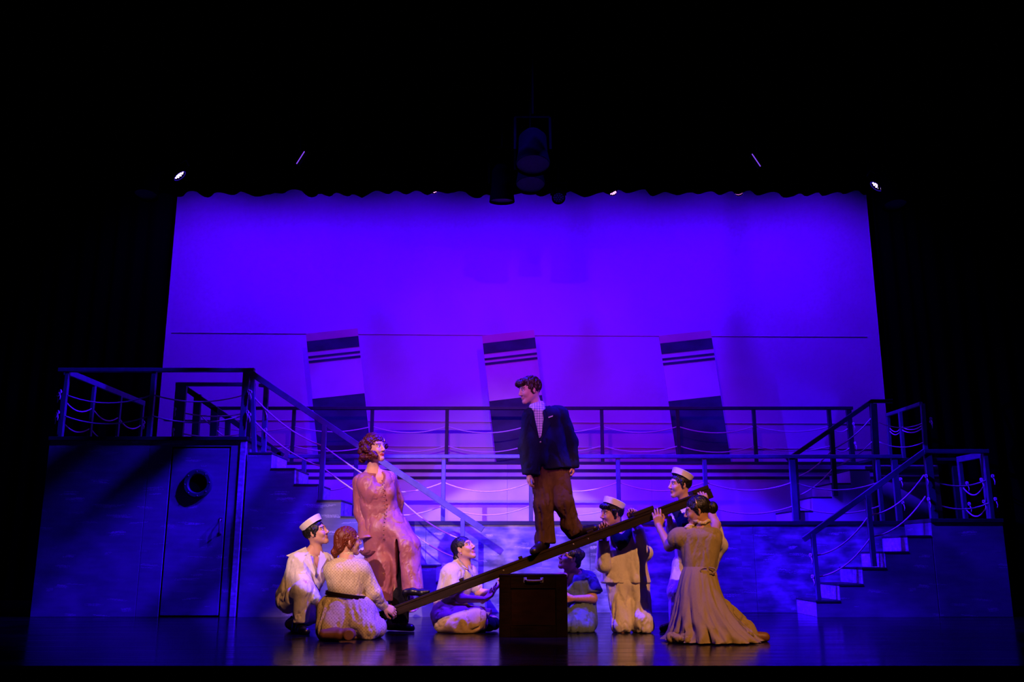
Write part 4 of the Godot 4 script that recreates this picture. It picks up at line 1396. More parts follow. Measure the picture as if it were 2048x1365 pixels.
func build_people() -> void:
	person_blazer()
	person_gown()
	person_crouching_sailor()
	person_dotted_dress()
	person_white_blouse()
	person_grey_dress()
	person_kneeling_sailor()
	person_standing_sailor()
	person_long_dress()

func person_blazer() -> void:
	var q := func(x: float, y: float, z := 8.33) -> Vector3: return P(x, y, z)
	var j := {
		"head": q.call(1059, 781, 8.30), "face": Vector3(-0.90, -0.20, 0.38), "up": Vector3(-0.05, 1, 0.1), "size": 0.98,
		"neck": q.call(1076, 818, 8.35), "sl": q.call(1066, 834, 8.36), "sr": q.call(1119, 832, 8.40), "el": q.call(1050, 893, 8.30), "er": q.call(1143, 884, 8.40), "wl": q.call(1057, 948, 8.26), "wr": q.call(1147, 930, 8.36),
		"pelvis": q.call(1100, 930, 8.40), "hl": q.call(1087, 938, 8.39), "hr": q.call(1113, 938, 8.40), "kl": q.call(1087, 1012, 8.28), "kr": q.call(1127, 1006, 8.26), "al": q.call(1090, 1083, 8.33), "ar": q.call(1150, 1062, 8.33),
		"skin": SKIN_A, "lips": Color(0.50, 0.20, 0.17), "brow": Color(0.08, 0.045, 0.03),
		"hands": [[q.call(1057, 948, 8.26), Vector3(0.0, -1, 0.1), Vector3(0.9, 0, -0.3), false, 0.7, 0.8], [q.call(1147, 930, 8.36), Vector3(0.0, -1, -0.1), Vector3(-1, 0, -0.2), true, 1.2, 0.8]]}
	var o := person("person in a navy blazer and brown trousers standing on the plank, looking down", P(1090, 1105, 8.33), j)
	var hd := head_at(j.head, j.face, j.up, 0.98)
	hair(o, hd, scalp(0.004, -0.06) + [ell(Vector3(-0.01, 0.085, 0.065), Vector3(0.06, 0.030, 0.05), 0.03), ell(Vector3(0.03, 0.070, 0.092), Vector3(0.035, 0.022, 0.026), 0.02), ell(Vector3(-0.035, 0.065, 0.09), Vector3(0.03, 0.024, 0.024), 0.02), cap(Vector3(-0.074, 0.02, 0.01), Vector3(-0.074, -0.03, 0.0), 0.016, 0.010, 0.02), cap(Vector3(0.074, 0.02, 0.01), Vector3(0.074, -0.03, 0.0), 0.016, 0.010, 0.02)], Color(0.20, 0.11, 0.07), 0.010, 9.0, Vector3(2, 1, 2), "tousled brown hair")
	# shirt with collar
	wear(o, "shirt", [cap(q.call(1078, 828, 8.31), q.call(1086, 900, 8.31), 0.082, 0.082, 0.04), cap(q.call(1065, 815, 8.27), q.call(1082, 811, 8.33), 0.034, 0.040, 0.02), cap(q.call(1066, 819, 8.235), q.call(1076, 812, 8.27), 0.020, 0.026, 0.02), cap(q.call(1084, 820, 8.25), q.call(1080, 810, 8.28), 0.018, 0.022, 0.02)], 0.011, print_mat("plaid", Color(0.86, 0.84, 0.88), Color(0.30, 0.32, 0.50), "check", 0.045), [0.003, 5.0, Vector3(1, 1, 1)], "pale checked shirt")
	# blazer
	var jk := [cap(q.call(1064, 832, 8.30), q.call(1119, 830, 8.37), 0.072, 0.072, 0.05),
		cap(q.call(1074, 838, 8.30), q.call(1078, 880, 8.30), 0.108, 0.11, 0.05), cap(q.call(1078, 880, 8.30), q.call(1076, 950, 8.32), 0.11, 0.125, 0.05),
		cap(q.call(1107, 838, 8.36), q.call(1106, 880, 8.36), 0.112, 0.105, 0.05), cap(q.call(1106, 880, 8.36), q.call(1116, 950, 8.35), 0.105, 0.145, 0.05),
		cap(q.call(1060, 833, 8.28), q.call(1050, 893, 8.30), 0.068, 0.062, 0.03), cap(q.call(1050, 893, 8.30), q.call(1057, 955, 8.25), 0.060, 0.050, 0.02),
		cap(q.call(1121, 831, 8.36), q.call(1142, 885, 8.40), 0.074, 0.066, 0.03), cap(q.call(1142, 885, 8.40), q.call(1147, 935, 8.36), 0.064, 0.052, 0.02),
		dent(q.call(1076, 812, 8.16), Vector3(0.052, 0.30, 0.125), 0.008, Basis(Vector3.BACK, 0.05) * Basis(Vector3.RIGHT, 0.12)),
		dent(q.call(1090, 955, 8.16), Vector3(0.034, 0.15, 0.12), 0.03, Basis(Vector3.BACK, 0.18)),
		cut(q.call(1075, 952, 8.3), Vector3(-0.05, -1, 0), 0.17), cut(q.call(1118, 938, 8.3), Vector3(0.08, -1, 0), 0.20),
		cut(q.call(1057, 952, 8.25), Vector3(0, -1, 0), 0.08)]
	wear(o, "blazer", jk, 0.011, cloth_mat("navycloth", Color(0.085, 0.09, 0.18), 0.9, 0.25), [0.007, 2.6, Vector3(1.2, 0.8, 1.2)], "navy blazer")
	var st := SurfaceTool.new(); st.begin(Mesh.PRIMITIVE_TRIANGLES); st.set_smooth_group(-1)
	for c in [[1066, 820, 8.215, 1060, 846, 8.185, 1080, 884, 8.168, 1071, 848, 8.178], [1090, 816, 8.24, 1101, 848, 8.20, 1083, 884, 8.168, 1087, 846, 8.185]]:
		var w: Array[Vector3] = []
		for k in 4: w.append((q.call(c[k * 3], c[k * 3 + 1], c[k * 3 + 2]) as Vector3) - o.position)
		quad(st, w[0], w[1], w[2], w[3], Vector3(0, 0, 1))
	part("lapel", done(st), cloth_mat("navycloth", Color(0.085, 0.09, 0.18), 0.9, 0.25), o)
	part("pocket_square", prism(PackedVector2Array([Vector2(-0.036, -0.014), Vector2(0.034, 0.012), Vector2(0.036, 0.022), Vector2(-0.034, -0.004)]), 0.012), cloth_mat("capwhite", Color(0.90, 0.89, 0.87)), o, Transform3D(Basis(), q.call(1098, 836, 8.226) - o.position), "white pocket square")
	part("button", lathe([[0.010, 0.0], [0.009, 0.005], [0.0, 0.006]], 12), flat_mat("darkbutton", Color(0.12, 0.10, 0.10), 0.3), o, Transform3D(Basis(Vector3.RIGHT, PI / 2), q.call(1081, 885, 8.175) - o.position))
	# trousers
	wear(o, "trousers", [cap(q.call(1088, 932, 8.36), q.call(1112, 932, 8.37), 0.095, 0.098, 0.04),
		cap(q.call(1084, 944, 8.35), q.call(1087, 1012, 8.28), 0.100, 0.084, 0.04), cap(q.call(1087, 1012, 8.28), q.call(1092, 1092, 8.33), 0.082, 0.080, 0.03), cap(q.call(1088, 1078, 8.33), q.call(1090, 1088, 8.32), 0.084, 0.086, 0.03),
		cap(q.call(1116, 944, 8.36), q.call(1127, 1006, 8.26), 0.102, 0.086, 0.04), cap(q.call(1127, 1006, 8.26), q.call(1150, 1066, 8.32), 0.084, 0.072, 0.03), cap(q.call(1139, 1050, 8.31), q.call(1148, 1060, 8.31), 0.082, 0.078, 0.03),
		cut(q.call(1091, 1089, 8.33), Vector3(0.1, -1, 0), 0.12), cut(q.call(1151, 1070, 8.33), Vector3(0.55, -1, 0), 0.11)], 0.011, cloth_mat("browncloth", Color(0.32, 0.22, 0.155)), [0.011, 2.6, Vector3(1.3, 0.9, 1.3)], "brown wool trousers")
	var slope := Vector3(-0.35, 0.94, 0)
	shoe(o, "man", foot_at(P(1088, plank_line(1088) - 10.0, 8.30), Vector3(-0.55, 0, 0.8), slope, 1.0), flat_mat("shoe", Color(0.10, 0.065, 0.05), 0.4))
	shoe(o, "man", foot_at(P(1158, plank_line(1158) - 10.0, 8.33), Vector3(1, 0.3, 0.25), slope, 1.0), flat_mat("shoe", Color(0.10, 0.065, 0.05), 0.4))

func person_gown() -> void:
	var q := func(x: float, y: float, z := 8.72) -> Vector3: return P(x, y, z)
	var j := {
		"head": q.call(750, 898, 8.68), "face": Vector3(0.80, 0.10, 0.58), "up": Vector3(-0.12, 1, 0), "size": 1.05, "build": 1.08,
		"neck": q.call(746, 944), "sl": q.call(720, 962, 8.70), "sr": q.call(780, 956, 8.72), "el": q.call(722, 1025, 8.74), "er": q.call(797, 1003, 8.84), "wl": q.call(734, 1064, 8.67), "wr": q.call(790, 1045, 8.90),
		"pelvis": q.call(768, 1060), "hl": q.call(755, 1065), "hr": q.call(785, 1065), "kl": q.call(780, 1165, 8.70), "kr": q.call(818, 1108, 8.66), "al": q.call(793, 1245, 8.72), "ar": q.call(824, 1176, 8.54),
		"skin": SKIN_A, "lips": Color(0.45, 0.03, 0.03), "brow": Color(0.10, 0.03, 0.025),
		"hands": [[q.call(734, 1064, 8.67), Vector3(0.15, -1, 0.05), Vector3(0.9, 0, -0.4), false, 1.3, 0.8], [q.call(790, 1045, 8.90), Vector3(-0.2, -1, 0), Vector3(0, 0, -1), false, 0.6, 0.9]]}
	var o := person("person in a mauve satin gown with a dark red bob, one foot on the plank", P(795, 1262, 8.77), j)
	var hd := head_at(j.head, j.face, j.up, 1.05)
	var h := scalp(0.012, -0.10)
	var rng := RandomNumberGenerator.new(); rng.seed = 8
	var curls := []
	for i in 34:
		var a := rng.randf_range(PI * 0.22, PI * 1.78) + PI / 2
		var y := rng.randf_range(-0.085, 0.075)
		var rad := 0.098 if y < 0.02 else 0.080
		curls.append(ell(Vector3(cos(a) * rad, y, sin(a) * (rad + 0.022) - 0.02), Vector3.ONE * rng.randf_range(0.022, 0.034), 0.012))
	hair(o, hd, [h[0]] + curls + [dent(Vector3(0.0, -0.035, 0.098), Vector3(0.062, 0.086, 0.075), 0.01)], Color(0.30, 0.06, 0.05), 0.010, 13.0, Vector3(1, 1, 1), "dark red curly bob")
	# jewel on the brow
	part("hair_clip", tube(PackedVector3Array([hd * Vector3(0.030, 0.080, 0.088) - o.position, hd * Vector3(0.034, 0.055, 0.092) - o.position, hd * Vector3(0.036, 0.040, 0.089) - o.position]), 0.004, 6), flat_mat("gold", Color(0.9, 0.75, 0.5), 0.3, 0.8), o)
	var satin := noise_mat("satin", Color(0.62, 0.38, 0.44), Color(0.68, 0.42, 0.48), 0.02, Vector3(1.5, 1.1, 1.5), 0.42)
	creased(satin, 0.22)
	var bod := [cap(q.call(726, 963, 8.70), q.call(776, 958, 8.72), 0.066, 0.066, 0.05),
		cap(q.call(738, 972, 8.70), q.call(746, 1015, 8.72), 0.125, 0.105, 0.05), cap(q.call(766, 970, 8.70), q.call(768, 1012, 8.72), 0.125, 0.11, 0.05),
		ell(q.call(750, 988, 8.62), Vector3(0.075, 0.070, 0.065), 0.05), ell(q.call(774, 986, 8.64), Vector3(0.068, 0.07, 0.065), 0.05),
		cap(q.call(746, 1015, 8.72), q.call(756, 1062, 8.72), 0.105, 0.135, 0.05), cap(q.call(768, 1012, 8.72), q.call(786, 1060, 8.71), 0.11, 0.145, 0.05),
		dent(q.call(757, 950, 8.57), Vector3(0.060, 0.10, 0.09), 0.01, Basis(Vector3.BACK, 0.15)), dent(q.call(748, 938, 8.70), Vector3(0.085, 0.060, 0.10), 0.01)]
	var skirt_part := [cap(q.call(757, 1060, 8.72), q.call(758, 1215, 8.72), 0.140, 0.112, 0.05), cap(q.call(775, 1065, 8.76), q.call(783, 1215, 8.80), 0.13, 0.10, 0.05), cap(q.call(765, 1130, 8.66), q.call(762, 1215, 8.66), 0.10, 0.10, 0.04),
		cap(q.call(785, 1060, 8.70), q.call(814, 1095, 8.62), 0.145, 0.118, 0.05), cap(q.call(814, 1095, 8.62), q.call(829, 1205, 8.55), 0.112, 0.088, 0.05), cap(q.call(800, 1080, 8.72), q.call(822, 1205, 8.70), 0.12, 0.09, 0.05),
		dent(q.call(796, 1165, 8.55), Vector3(0.026, 0.38, 0.26), 0.015, Basis(Vector3.BACK, 0.05)),
		cut(q.call(762, 1203, 8.72), Vector3(0.0, -1, 0), 0.25), cut(q.call(832, 1181, 8.6), Vector3(0.08, -1, 0), 0.2)]
	wear(o, "gown", bod + skirt_part, 0.011, satin, [0.007, 2.6, Vector3(0.9, 1.0, 0.9)], "long satin gown with a front slit")
	wear(o, "sleeve", [cap(q.call(719, 964, 8.70), q.call(722, 1025, 8.74), 0.068, 0.062, 0.03), cap(q.call(722, 1025, 8.74), q.call(732, 1060, 8.67), 0.062, 0.058, 0.03), cap(q.call(728, 1058, 8.67), q.call(736, 1090, 8.63), 0.058, 0.105, 0.02), cut(q.call(737, 1078, 8.64), Vector3(0.15, -1, 0.1), 0.14)], 0.010, satin, [0.006, 2.4, Vector3(1.4, 0.8, 1.4)])
	wear(o, "sleeve", [cap(q.call(781, 958, 8.73), q.call(796, 1003, 8.84), 0.062, 0.055, 0.03), cap(q.call(796, 1003, 8.84), q.call(792, 1040, 8.9), 0.055, 0.065, 0.03)], 0.011, satin, [0.006, 2.4, Vector3(1.4, 0.8, 1.4)])
	for i in 15:
		var y := 962.0 + i * 8.3
		var x := 764.0 + 3.0 * sin(i * 0.28) + i * 0.35
		var z := 8.555 + 0.0035 * i if i < 9 else 8.575 + 0.001 * i
		part("button", lathe([[0.007, 0.0], [0.006, 0.005], [0.0, 0.007]], 8), flat_mat("mauvebutton", Color(0.42, 0.22, 0.24), 0.35), o, Transform3D(Basis(Vector3.RIGHT, PI / 2), q.call(x, y, z - 0.03) - o.position))
	# dark stocking and shoes; stocking runs up as painted shade inside the slit
	wear(o, "stocking", [cap(q.call(785, 1090, 8.78), q.call(790, 1190, 8.76), 0.10, 0.08, 0.02), cap(q.call(790, 1190, 8.72), q.call(797, 1248, 8.74), 0.072, 0.062, 0.02), cap(q.call(806, 1190, 8.74), q.call(806, 1246, 8.76), 0.06, 0.05, 0.02), cut(q.call(798, 1247, 8.74), Vector3(0, -1, 0), 0.12)], 0.011, cloth_mat("darkcloth", Color(0.10, 0.09, 0.13)), [0.004, 3.0, Vector3(1, 1, 1)], "dark legwear, its upper part standing in for shade in the slit")
	shoe(o, "man", foot_at(P(790, 1262, 8.74), Vector3(0.95, 0, 0.35), Vector3.UP, 1.02), flat_mat("blackshoe", Color(0.05, 0.045, 0.05), 0.35))
	shoe(o, "heel", foot_at(P(826, plank_line(826) - 10.0, 8.39), Vector3(0.95, 0.3, 0.25), Vector3(-0.35, 0.94, 0), 1.0), flat_mat("blackshoe", Color(0.05, 0.045, 0.05), 0.35))

func person_crouching_sailor() -> void:
	var q := func(x: float, y: float, z := 8.6) -> Vector3: return P(x, y, z)
	var j := {
		"head": q.call(633, 1066, 8.58), "face": Vector3(0.93, 0.30, 0.22), "up": Vector3(-0.3, 1, 0.05), "size": 1.0,
		"neck": q.call(622, 1108), "sl": q.call(594, 1124, 8.55), "sr": q.call(646, 1122, 8.68), "el": q.call(612, 1172, 8.46), "er": q.call(688, 1140, 8.86), "wl": q.call(635, 1203, 8.40), "wr": q.call(735, 1112, 8.98),
		"pelvis": q.call(586, 1200, 8.62), "hl": q.call(578, 1202, 8.58), "hr": q.call(600, 1204, 8.70), "kl": q.call(607, 1175, 8.36), "kr": q.call(642, 1225, 8.66), "al": q.call(598, 1245, 8.44), "ar": q.call(580, 1248, 8.72),
		"skin": SKIN_A, "lips": Color(0.48, 0.19, 0.15), "brow": Color(0.03, 0.02, 0.018),
		"hands": [[q.call(635, 1203, 8.40), Vector3(0.35, -1, 0.05), Vector3(0.6, 0, -0.8), false, 0.8], [q.call(735, 1112, 8.98), Vector3(0.8, -0.5, -0.1), Vector3(0, -0.3, -1), false, 0.7]]}
	var o := person("person in a white sailor suit and cap crouching beside the girl in the dotted dress", P(598, 1262, 8.55), j)
	var hd := head_at(j.head, j.face, j.up, 1.0)
	hair(o, hd, scalp(-0.003, -0.075) + [cap(Vector3(-0.072, 0.03, 0.01), Vector3(-0.074, -0.028, 0.008), 0.014, 0.009, 0.015), cap(Vector3(0.072, 0.03, 0.01), Vector3(0.074, -0.028, 0.008), 0.014, 0.009, 0.015)], Color(0.055, 0.04, 0.035), 0.004, 12.0, Vector3(2, 1, 2), "short dark hair")
	sailor_cap(o, hd, Vector3(-0.32, 0, 0))
	var white := cloth_mat("sailorwhite", Color(0.88, 0.87, 0.86))
	wear(o, "shirt", [cap(q.call(600, 1126, 8.56), q.call(642, 1124, 8.68), 0.080, 0.075, 0.05), cap(q.call(604, 1130, 8.56), q.call(588, 1180, 8.58), 0.125, 0.120, 0.05), cap(q.call(636, 1132, 8.64), q.call(616, 1178, 8.64), 0.115, 0.110, 0.05), cap(q.call(588, 1178, 8.60), q.call(574, 1192, 8.62), 0.12, 0.10, 0.04),
		cap(q.call(596, 1126, 8.55), q.call(611, 1170, 8.46), 0.078, 0.068, 0.03), cap(q.call(611, 1170, 8.46), q.call(631, 1198, 8.41), 0.066, 0.052, 0.02),
		cap(q.call(646, 1124, 8.68), q.call(688, 1138, 8.86), 0.078, 0.072, 0.03), cap(q.call(688, 1138, 8.86), q.call(730, 1108, 8.97), 0.072, 0.062, 0.02),
		dent(q.call(631, 1128, 8.50), Vector3(0.030, 0.105, 0.11), 0.008, Basis(Vector3.BACK, 0.10)), dent(q.call(626, 1102, 8.58), Vector3(0.055, 0.045, 0.08), 0.01)], 0.012, white, [0.011, 2.4, Vector3(1.2, 0.9, 1.2)], "loose white sailor blouse")
	# collar: a square flap behind, two narrow lapels in front
	var st := SurfaceTool.new(); st.begin(Mesh.PRIMITIVE_TRIANGLES); st.set_smooth_group(-1)
	var off := -o.position
	var cl := [q.call(612, 1094, 8.62), q.call(572, 1112, 8.56), q.call(592, 1120, 8.46), q.call(617, 1108, 8.46)]
	quad(st, cl[0] + off, cl[1] + off, cl[2] + off, cl[3] + off, Vector3(0, 1, 0.4))
	cl = [q.call(618, 1103, 8.445), q.call(606, 1122, 8.43), q.call(629, 1152, 8.435), q.call(631, 1146, 8.435)]
	quad(st, cl[0] + off, cl[1] + off, cl[2] + off, cl[3] + off, Vector3(0, 0, 1))
	cl = [q.call(641, 1102, 8.50), q.call(655, 1116, 8.54), q.call(636, 1150, 8.47), q.call(634, 1144, 8.46)]
	quad(st, cl[0] + off, cl[1] + off, cl[2] + off, cl[3] + off, Vector3(0, 0, 1))
	part("sailor_collar", done(st), white, o, Transform3D.IDENTITY, "white square sailor collar")
	wear(o, "trousers", [cap(q.call(578, 1200, 8.60), q.call(600, 1202, 8.68), 0.110, 0.10, 0.04), cap(q.call(578, 1202, 8.56), q.call(607, 1180, 8.38), 0.105, 0.082, 0.04), cap(q.call(607, 1180, 8.38), q.call(600, 1250, 8.44), 0.082, 0.064, 0.03),
		cap(q.call(598, 1206, 8.70), q.call(640, 1225, 8.66), 0.10, 0.080, 0.04), cap(q.call(640, 1225, 8.66), q.call(596, 1246, 8.72), 0.078, 0.06, 0.03), cut(q.call(600, 1246, 8.44), Vector3(0, -1, 0), 0.085)], 0.012, white, [0.010, 2.6, Vector3(1.2, 0.9, 1.2)], "white trousers")
	var bs := flat_mat("blackshoe", Color(0.05, 0.045, 0.05), 0.35)
	shoe(o, "man", foot_at(Vector3(P(600, 1262, 8.5).x, 0.0, -8.46), Vector3(0.6, 0, 0.8), Vector3.UP, 1.0), bs)
	shoe(o, "man", foot_at(Vector3(P(580, 1262, 8.7).x, 0.0, -8.74), Vector3(0.5, -0.6, 0.3), Vector3(0.5, 0.85, 0), 1.0), bs)

func person_dotted_dress() -> void:
	var q := func(x: float, y: float, z := 7.95) -> Vector3: return P(x, y, z)
	var j := {
		"head": q.call(697, 1084, 7.98), "face": Vector3(0.88, 0.12, -0.42), "up": Vector3(-0.1, 1, 0.1), "size": 0.98,
		"neck": q.call(694, 1118, 7.97), "sl": q.call(664, 1140, 7.96), "sr": q.call(724, 1138, 7.98), "el": q.call(676, 1185, 8.16), "er": q.call(748, 1186, 8.03), "wl": q.call(720, 1205, 8.26), "wr": q.call(766, 1212, 8.14),
		"pelvis": q.call(692, 1215, 7.98), "hl": q.call(674, 1222, 7.96), "hr": q.call(712, 1222, 8.0), "kl": q.call(728, 1268, 7.92), "kr": q.call(750, 1258, 8.1), "al": q.call(664, 1272, 7.84), "ar": q.call(680, 1268, 8.0),
		"skin": SKIN_A, "lips": Color(0.50, 0.14, 0.12), "brow": Color(0.14, 0.06, 0.03),
		"hands": [[q.call(768, 1213, 8.14), Vector3(0.85, -0.45, -0.1), Vector3(-0.2, -0.5, -0.8), true, 0.9], [q.call(720, 1205, 8.26), Vector3(0.8, -0.3, 0), Vector3(0, -1, 0), false, 0.6]]}
	var o := person("person with reddish tied hair in a dotted dress kneeling at the plank's low end", P(690, 1284, 7.72), j)
	var hd := head_at(j.head, j.face, j.up, 0.98)
	hair(o, hd, scalp(0.004, -0.085) + [cap(Vector3(-0.062, 0.02, 0.03), Vector3(-0.066, -0.04, -0.01), 0.022, 0.024, 0.02), cap(Vector3(0.062, 0.02, 0.03), Vector3(0.066, -0.04, -0.01), 0.022, 0.024, 0.02), ell(Vector3(-0.0, -0.03, -0.085), Vector3(0.068, 0.055, 0.045), 0.03), ell(Vector3(0.02, -0.075, -0.115), Vector3(0.042, 0.034, 0.036), 0.02), cap(Vector3(0.02, -0.08, -0.12), Vector3(0.03, -0.13, -0.115), 0.026, 0.012, 0.02)], Color(0.42, 0.17, 0.08), 0.006, 9.0, Vector3(3, 1, 3), "smooth reddish hair tied low")
	var dots := print_mat("dots", Color(0.82, 0.77, 0.66), Color(0.42, 0.36, 0.30), "dots", 0.026)
	wear(o, "blouse", [cap(q.call(670, 1142, 7.96), q.call(720, 1140, 7.98), 0.072, 0.070, 0.05), cap(q.call(678, 1146, 7.96), q.call(682, 1190, 7.97), 0.115, 0.098, 0.05), cap(q.call(708, 1146, 7.97), q.call(704, 1190, 7.98), 0.115, 0.098, 0.05), cap(q.call(694, 1122, 7.97), q.call(694, 1134, 7.97), 0.058, 0.08, 0.03), cap(q.call(695, 1112, 7.97), q.call(694, 1120, 7.97), 0.054, 0.056, 0.01),
		cap(q.call(725, 1140, 7.98), q.call(748, 1186, 8.03), 0.070, 0.060, 0.03), cap(q.call(748, 1186, 8.03), q.call(764, 1208, 8.12), 0.060, 0.042, 0.02),
		cap(q.call(664, 1142, 7.97), q.call(676, 1185, 8.14), 0.065, 0.058, 0.03), cap(q.call(676, 1185, 8.14), q.call(716, 1203, 8.24), 0.058, 0.042, 0.02)], 0.012, dots, [0.006, 2.6, Vector3(1.3, 0.8, 1.3)], "cream dotted blouse with long sleeves")
	wear(o, "cuff", [cap(q.call(759, 1204, 8.10), q.call(767, 1212, 8.14), 0.045, 0.042, 0.01)], 0.009, dots)
	var bl := [q.call(692, 1191, 7.975)]
	part("belt", lathe([[0.146, -0.018], [0.150, -0.016], [0.150, 0.016], [0.146, 0.018]], 28), flat_mat("belt", Color(0.12, 0.07, 0.05), 0.4), o, Transform3D(Basis(Vector3.BACK, -0.14) * Basis.from_scale(Vector3(1.16, 1, 0.96)), bl[0] - o.position), "dark leather belt")
	wear(o, "skirt", [cap(q.call(680, 1196, 7.97), q.call(672, 1222, 7.96), 0.100, 0.145, 0.05), cap(q.call(706, 1196, 7.98), q.call(712, 1222, 7.98), 0.100, 0.150, 0.05), cap(q.call(672, 1222, 7.96), q.call(668, 1248, 7.90), 0.145, 0.140, 0.05),
		cap(q.call(700, 1228, 7.95), q.call(738, 1262, 7.88), 0.15, 0.090, 0.06), cap(q.call(715, 1230, 8.0), q.call(750, 1256, 8.05), 0.14, 0.095, 0.06), cap(q.call(668, 1252, 7.90), q.call(660, 1262, 7.86), 0.125, 0.10, 0.05), cut(Vector3(q.call(700, 1280, 7.9).x, 0.004, -7.9), Vector3.DOWN, 0.6)], 0.013, dots, [0.013, 1.9, Vector3(1.6, 0.5, 1.2)], "cream dotted skirt gathered under the belt")
	shoe(o, "man", Transform3D(Basis(Vector3(0, 1, 0), Vector3(0.25, 0, 0.97), Vector3(0.97, 0, -0.25)).orthonormalized() * Basis(Vector3.UP, 0.0), P(688, 1270, 7.66)) * Transform3D(Basis(Vector3.UP, PI), Vector3(0, -0.06, 0)), flat_mat("tanshoe", Color(0.46, 0.30, 0.19), 0.5))
	shoe(o, "man", Transform3D(Basis(Vector3(0, 1, 0), Vector3(-0.5, 0, 0.86), Vector3(0.86, 0, 0.5)).orthonormalized(), P(664, 1268, 7.74)) * Transform3D(Basis(Vector3.UP, PI), Vector3(0, -0.06, 0)), flat_mat("tanshoe", Color(0.46, 0.30, 0.19), 0.5))

func person_white_blouse() -> void:
	var q := func(x: float, y: float, z := 8.72) -> Vector3: return P(x, y, z)
	var j := {
		"head": q.call(928, 1098, 8.70), "face": Vector3(0.82, 0.40, 0.45), "up": Vector3(-0.35, 1, -0.1), "size": 0.98,
		"neck": q.call(917, 1133), "sl": q.call(898, 1148, 8.66), "sr": q.call(938, 1146, 8.80), "el": q.call(922, 1198, 8.58), "er": q.call(958, 1186, 8.80), "wl": q.call(968, 1200, 8.56), "wr": q.call(982, 1186, 8.68),
		"pelvis": q.call(895, 1220), "hl": q.call(892, 1228, 8.66), "hr": q.call(908, 1228, 8.78), "kl": q.call(968, 1248, 8.58), "kr": q.call(985, 1244, 8.74), "al": q.call(905, 1262, 8.7), "ar": q.call(915, 1260, 8.85),
		"skin": SKIN_A, "lips": Color(0.50, 0.12, 0.12), "brow": Color(0.05, 0.03, 0.022),
		"hands": [[q.call(970, 1200, 8.56), Vector3(0.8, 0.5, 0.1), Vector3(-0.3, 0.8, 0.2), true, 0.8], [q.call(984, 1184, 8.68), Vector3(0.7, 0.6, 0.2), Vector3(-0.4, 0.8, 0.2), false, 0.8]]}
	var o := person("person with sleek dark hair in a white blouse and khaki skirt kneeling beside the trunk", P(900, 1266, 8.6), j)
	var hd := head_at(j.head, j.face, j.up, 0.98)
	hair(o, hd, scalp(-0.002, -0.075) + [ell(Vector3(-0.01, -0.045, -0.095), Vector3(0.045, 0.040, 0.035), 0.02), cap(Vector3(-0.01, -0.06, -0.10), Vector3(-0.01, -0.11, -0.10), 0.030, 0.018, 0.02)], Color(0.055, 0.035, 0.03), 0.003, 10.0, Vector3(2, 1, 2), "dark hair drawn back in a low bun")
	part("earring", tube(PackedVector3Array([hd * Vector3(-0.082, -0.035, -0.004) - o.position, hd * Vector3(-0.083, -0.05, -0.004) - o.position]), 0.005, 6), flat_mat("gold", Color(0.9, 0.75, 0.5), 0.3, 0.8), o)
	var white := cloth_mat("blousewhite", Color(0.84, 0.80, 0.78))
	wear(o, "blouse", [cap(q.call(903, 1148, 8.67), q.call(935, 1146, 8.79), 0.075, 0.072, 0.05), cap(q.call(906, 1152, 8.68), q.call(890, 1205, 8.68), 0.115, 0.100, 0.05), cap(q.call(928, 1152, 8.76), q.call(908, 1205, 8.76), 0.115, 0.105, 0.05), cap(q.call(917, 1128, 8.72), q.call(915, 1140, 8.72), 0.055, 0.08, 0.03),
		cap(q.call(899, 1150, 8.66), q.call(914, 1182, 8.60), 0.072, 0.070, 0.03), cut(q.call(918, 1188, 8.58), Vector3(0.5, -1, 0.2), 0.09), cap(q.call(939, 1148, 8.80), q.call(952, 1174, 8.80), 0.066, 0.062, 0.03),
		dent(q.call(936, 1130, 8.66), Vector3(0.030, 0.075, 0.09), 0.01, Basis(Vector3.BACK, 0.4))], 0.011, white, [0.006, 2.8, Vector3(1.2, 0.9, 1.2)], "white short-sleeved blouse")
	var st := SurfaceTool.new(); st.begin(Mesh.PRIMITIVE_TRIANGLES); st.set_smooth_group(-1)
	var off := -o.position
	quad(st, q.call(911, 1113, 8.66) + off, q.call(922, 1122, 8.60) + off, q.call(936, 1140, 8.60) + off, q.call(926, 1134, 8.59) + off, Vector3(0, 0, 1))
	quad(st, q.call(936, 1128, 8.64) + off, q.call(944, 1142, 8.66) + off, q.call(950, 1156, 8.68) + off, q.call(938, 1142, 8.62) + off, Vector3(0, 0, 1))
	part("collar", done(st), white, o, Transform3D.IDENTITY, "white pointed collar")
	wear(o, "skirt", [cap(q.call(890, 1205, 8.70), q.call(890, 1228, 8.68), 0.105, 0.13, 0.05), cap(q.call(910, 1205, 8.76), q.call(910, 1228, 8.76), 0.105, 0.13, 0.05), cap(q.call(895, 1232, 8.62), q.call(955, 1238, 8.55), 0.115, 0.095, 0.05), cap(q.call(910, 1230, 8.78), q.call(972, 1236, 8.72), 0.11, 0.085, 0.05), cap(q.call(890, 1246, 8.58), q.call(925, 1254, 8.50), 0.10, 0.085, 0.05), cap(q.call(925, 1254, 8.50), q.call(945, 1250, 8.50), 0.085, 0.07, 0.05), cut(Vector3(q.call(920, 1260, 8.6).x, 0.004, -8.6), Vector3.DOWN, 0.6), cut(q.call(972, 1246, 8.6), Vector3(1, -0.35, 0.1), 0.2)], 0.012, cloth_mat("khaki", Color(0.76, 0.66, 0.50)), [0.013, 2.0, Vector3(0.8, 1.3, 1.2)], "khaki skirt spread over folded legs")
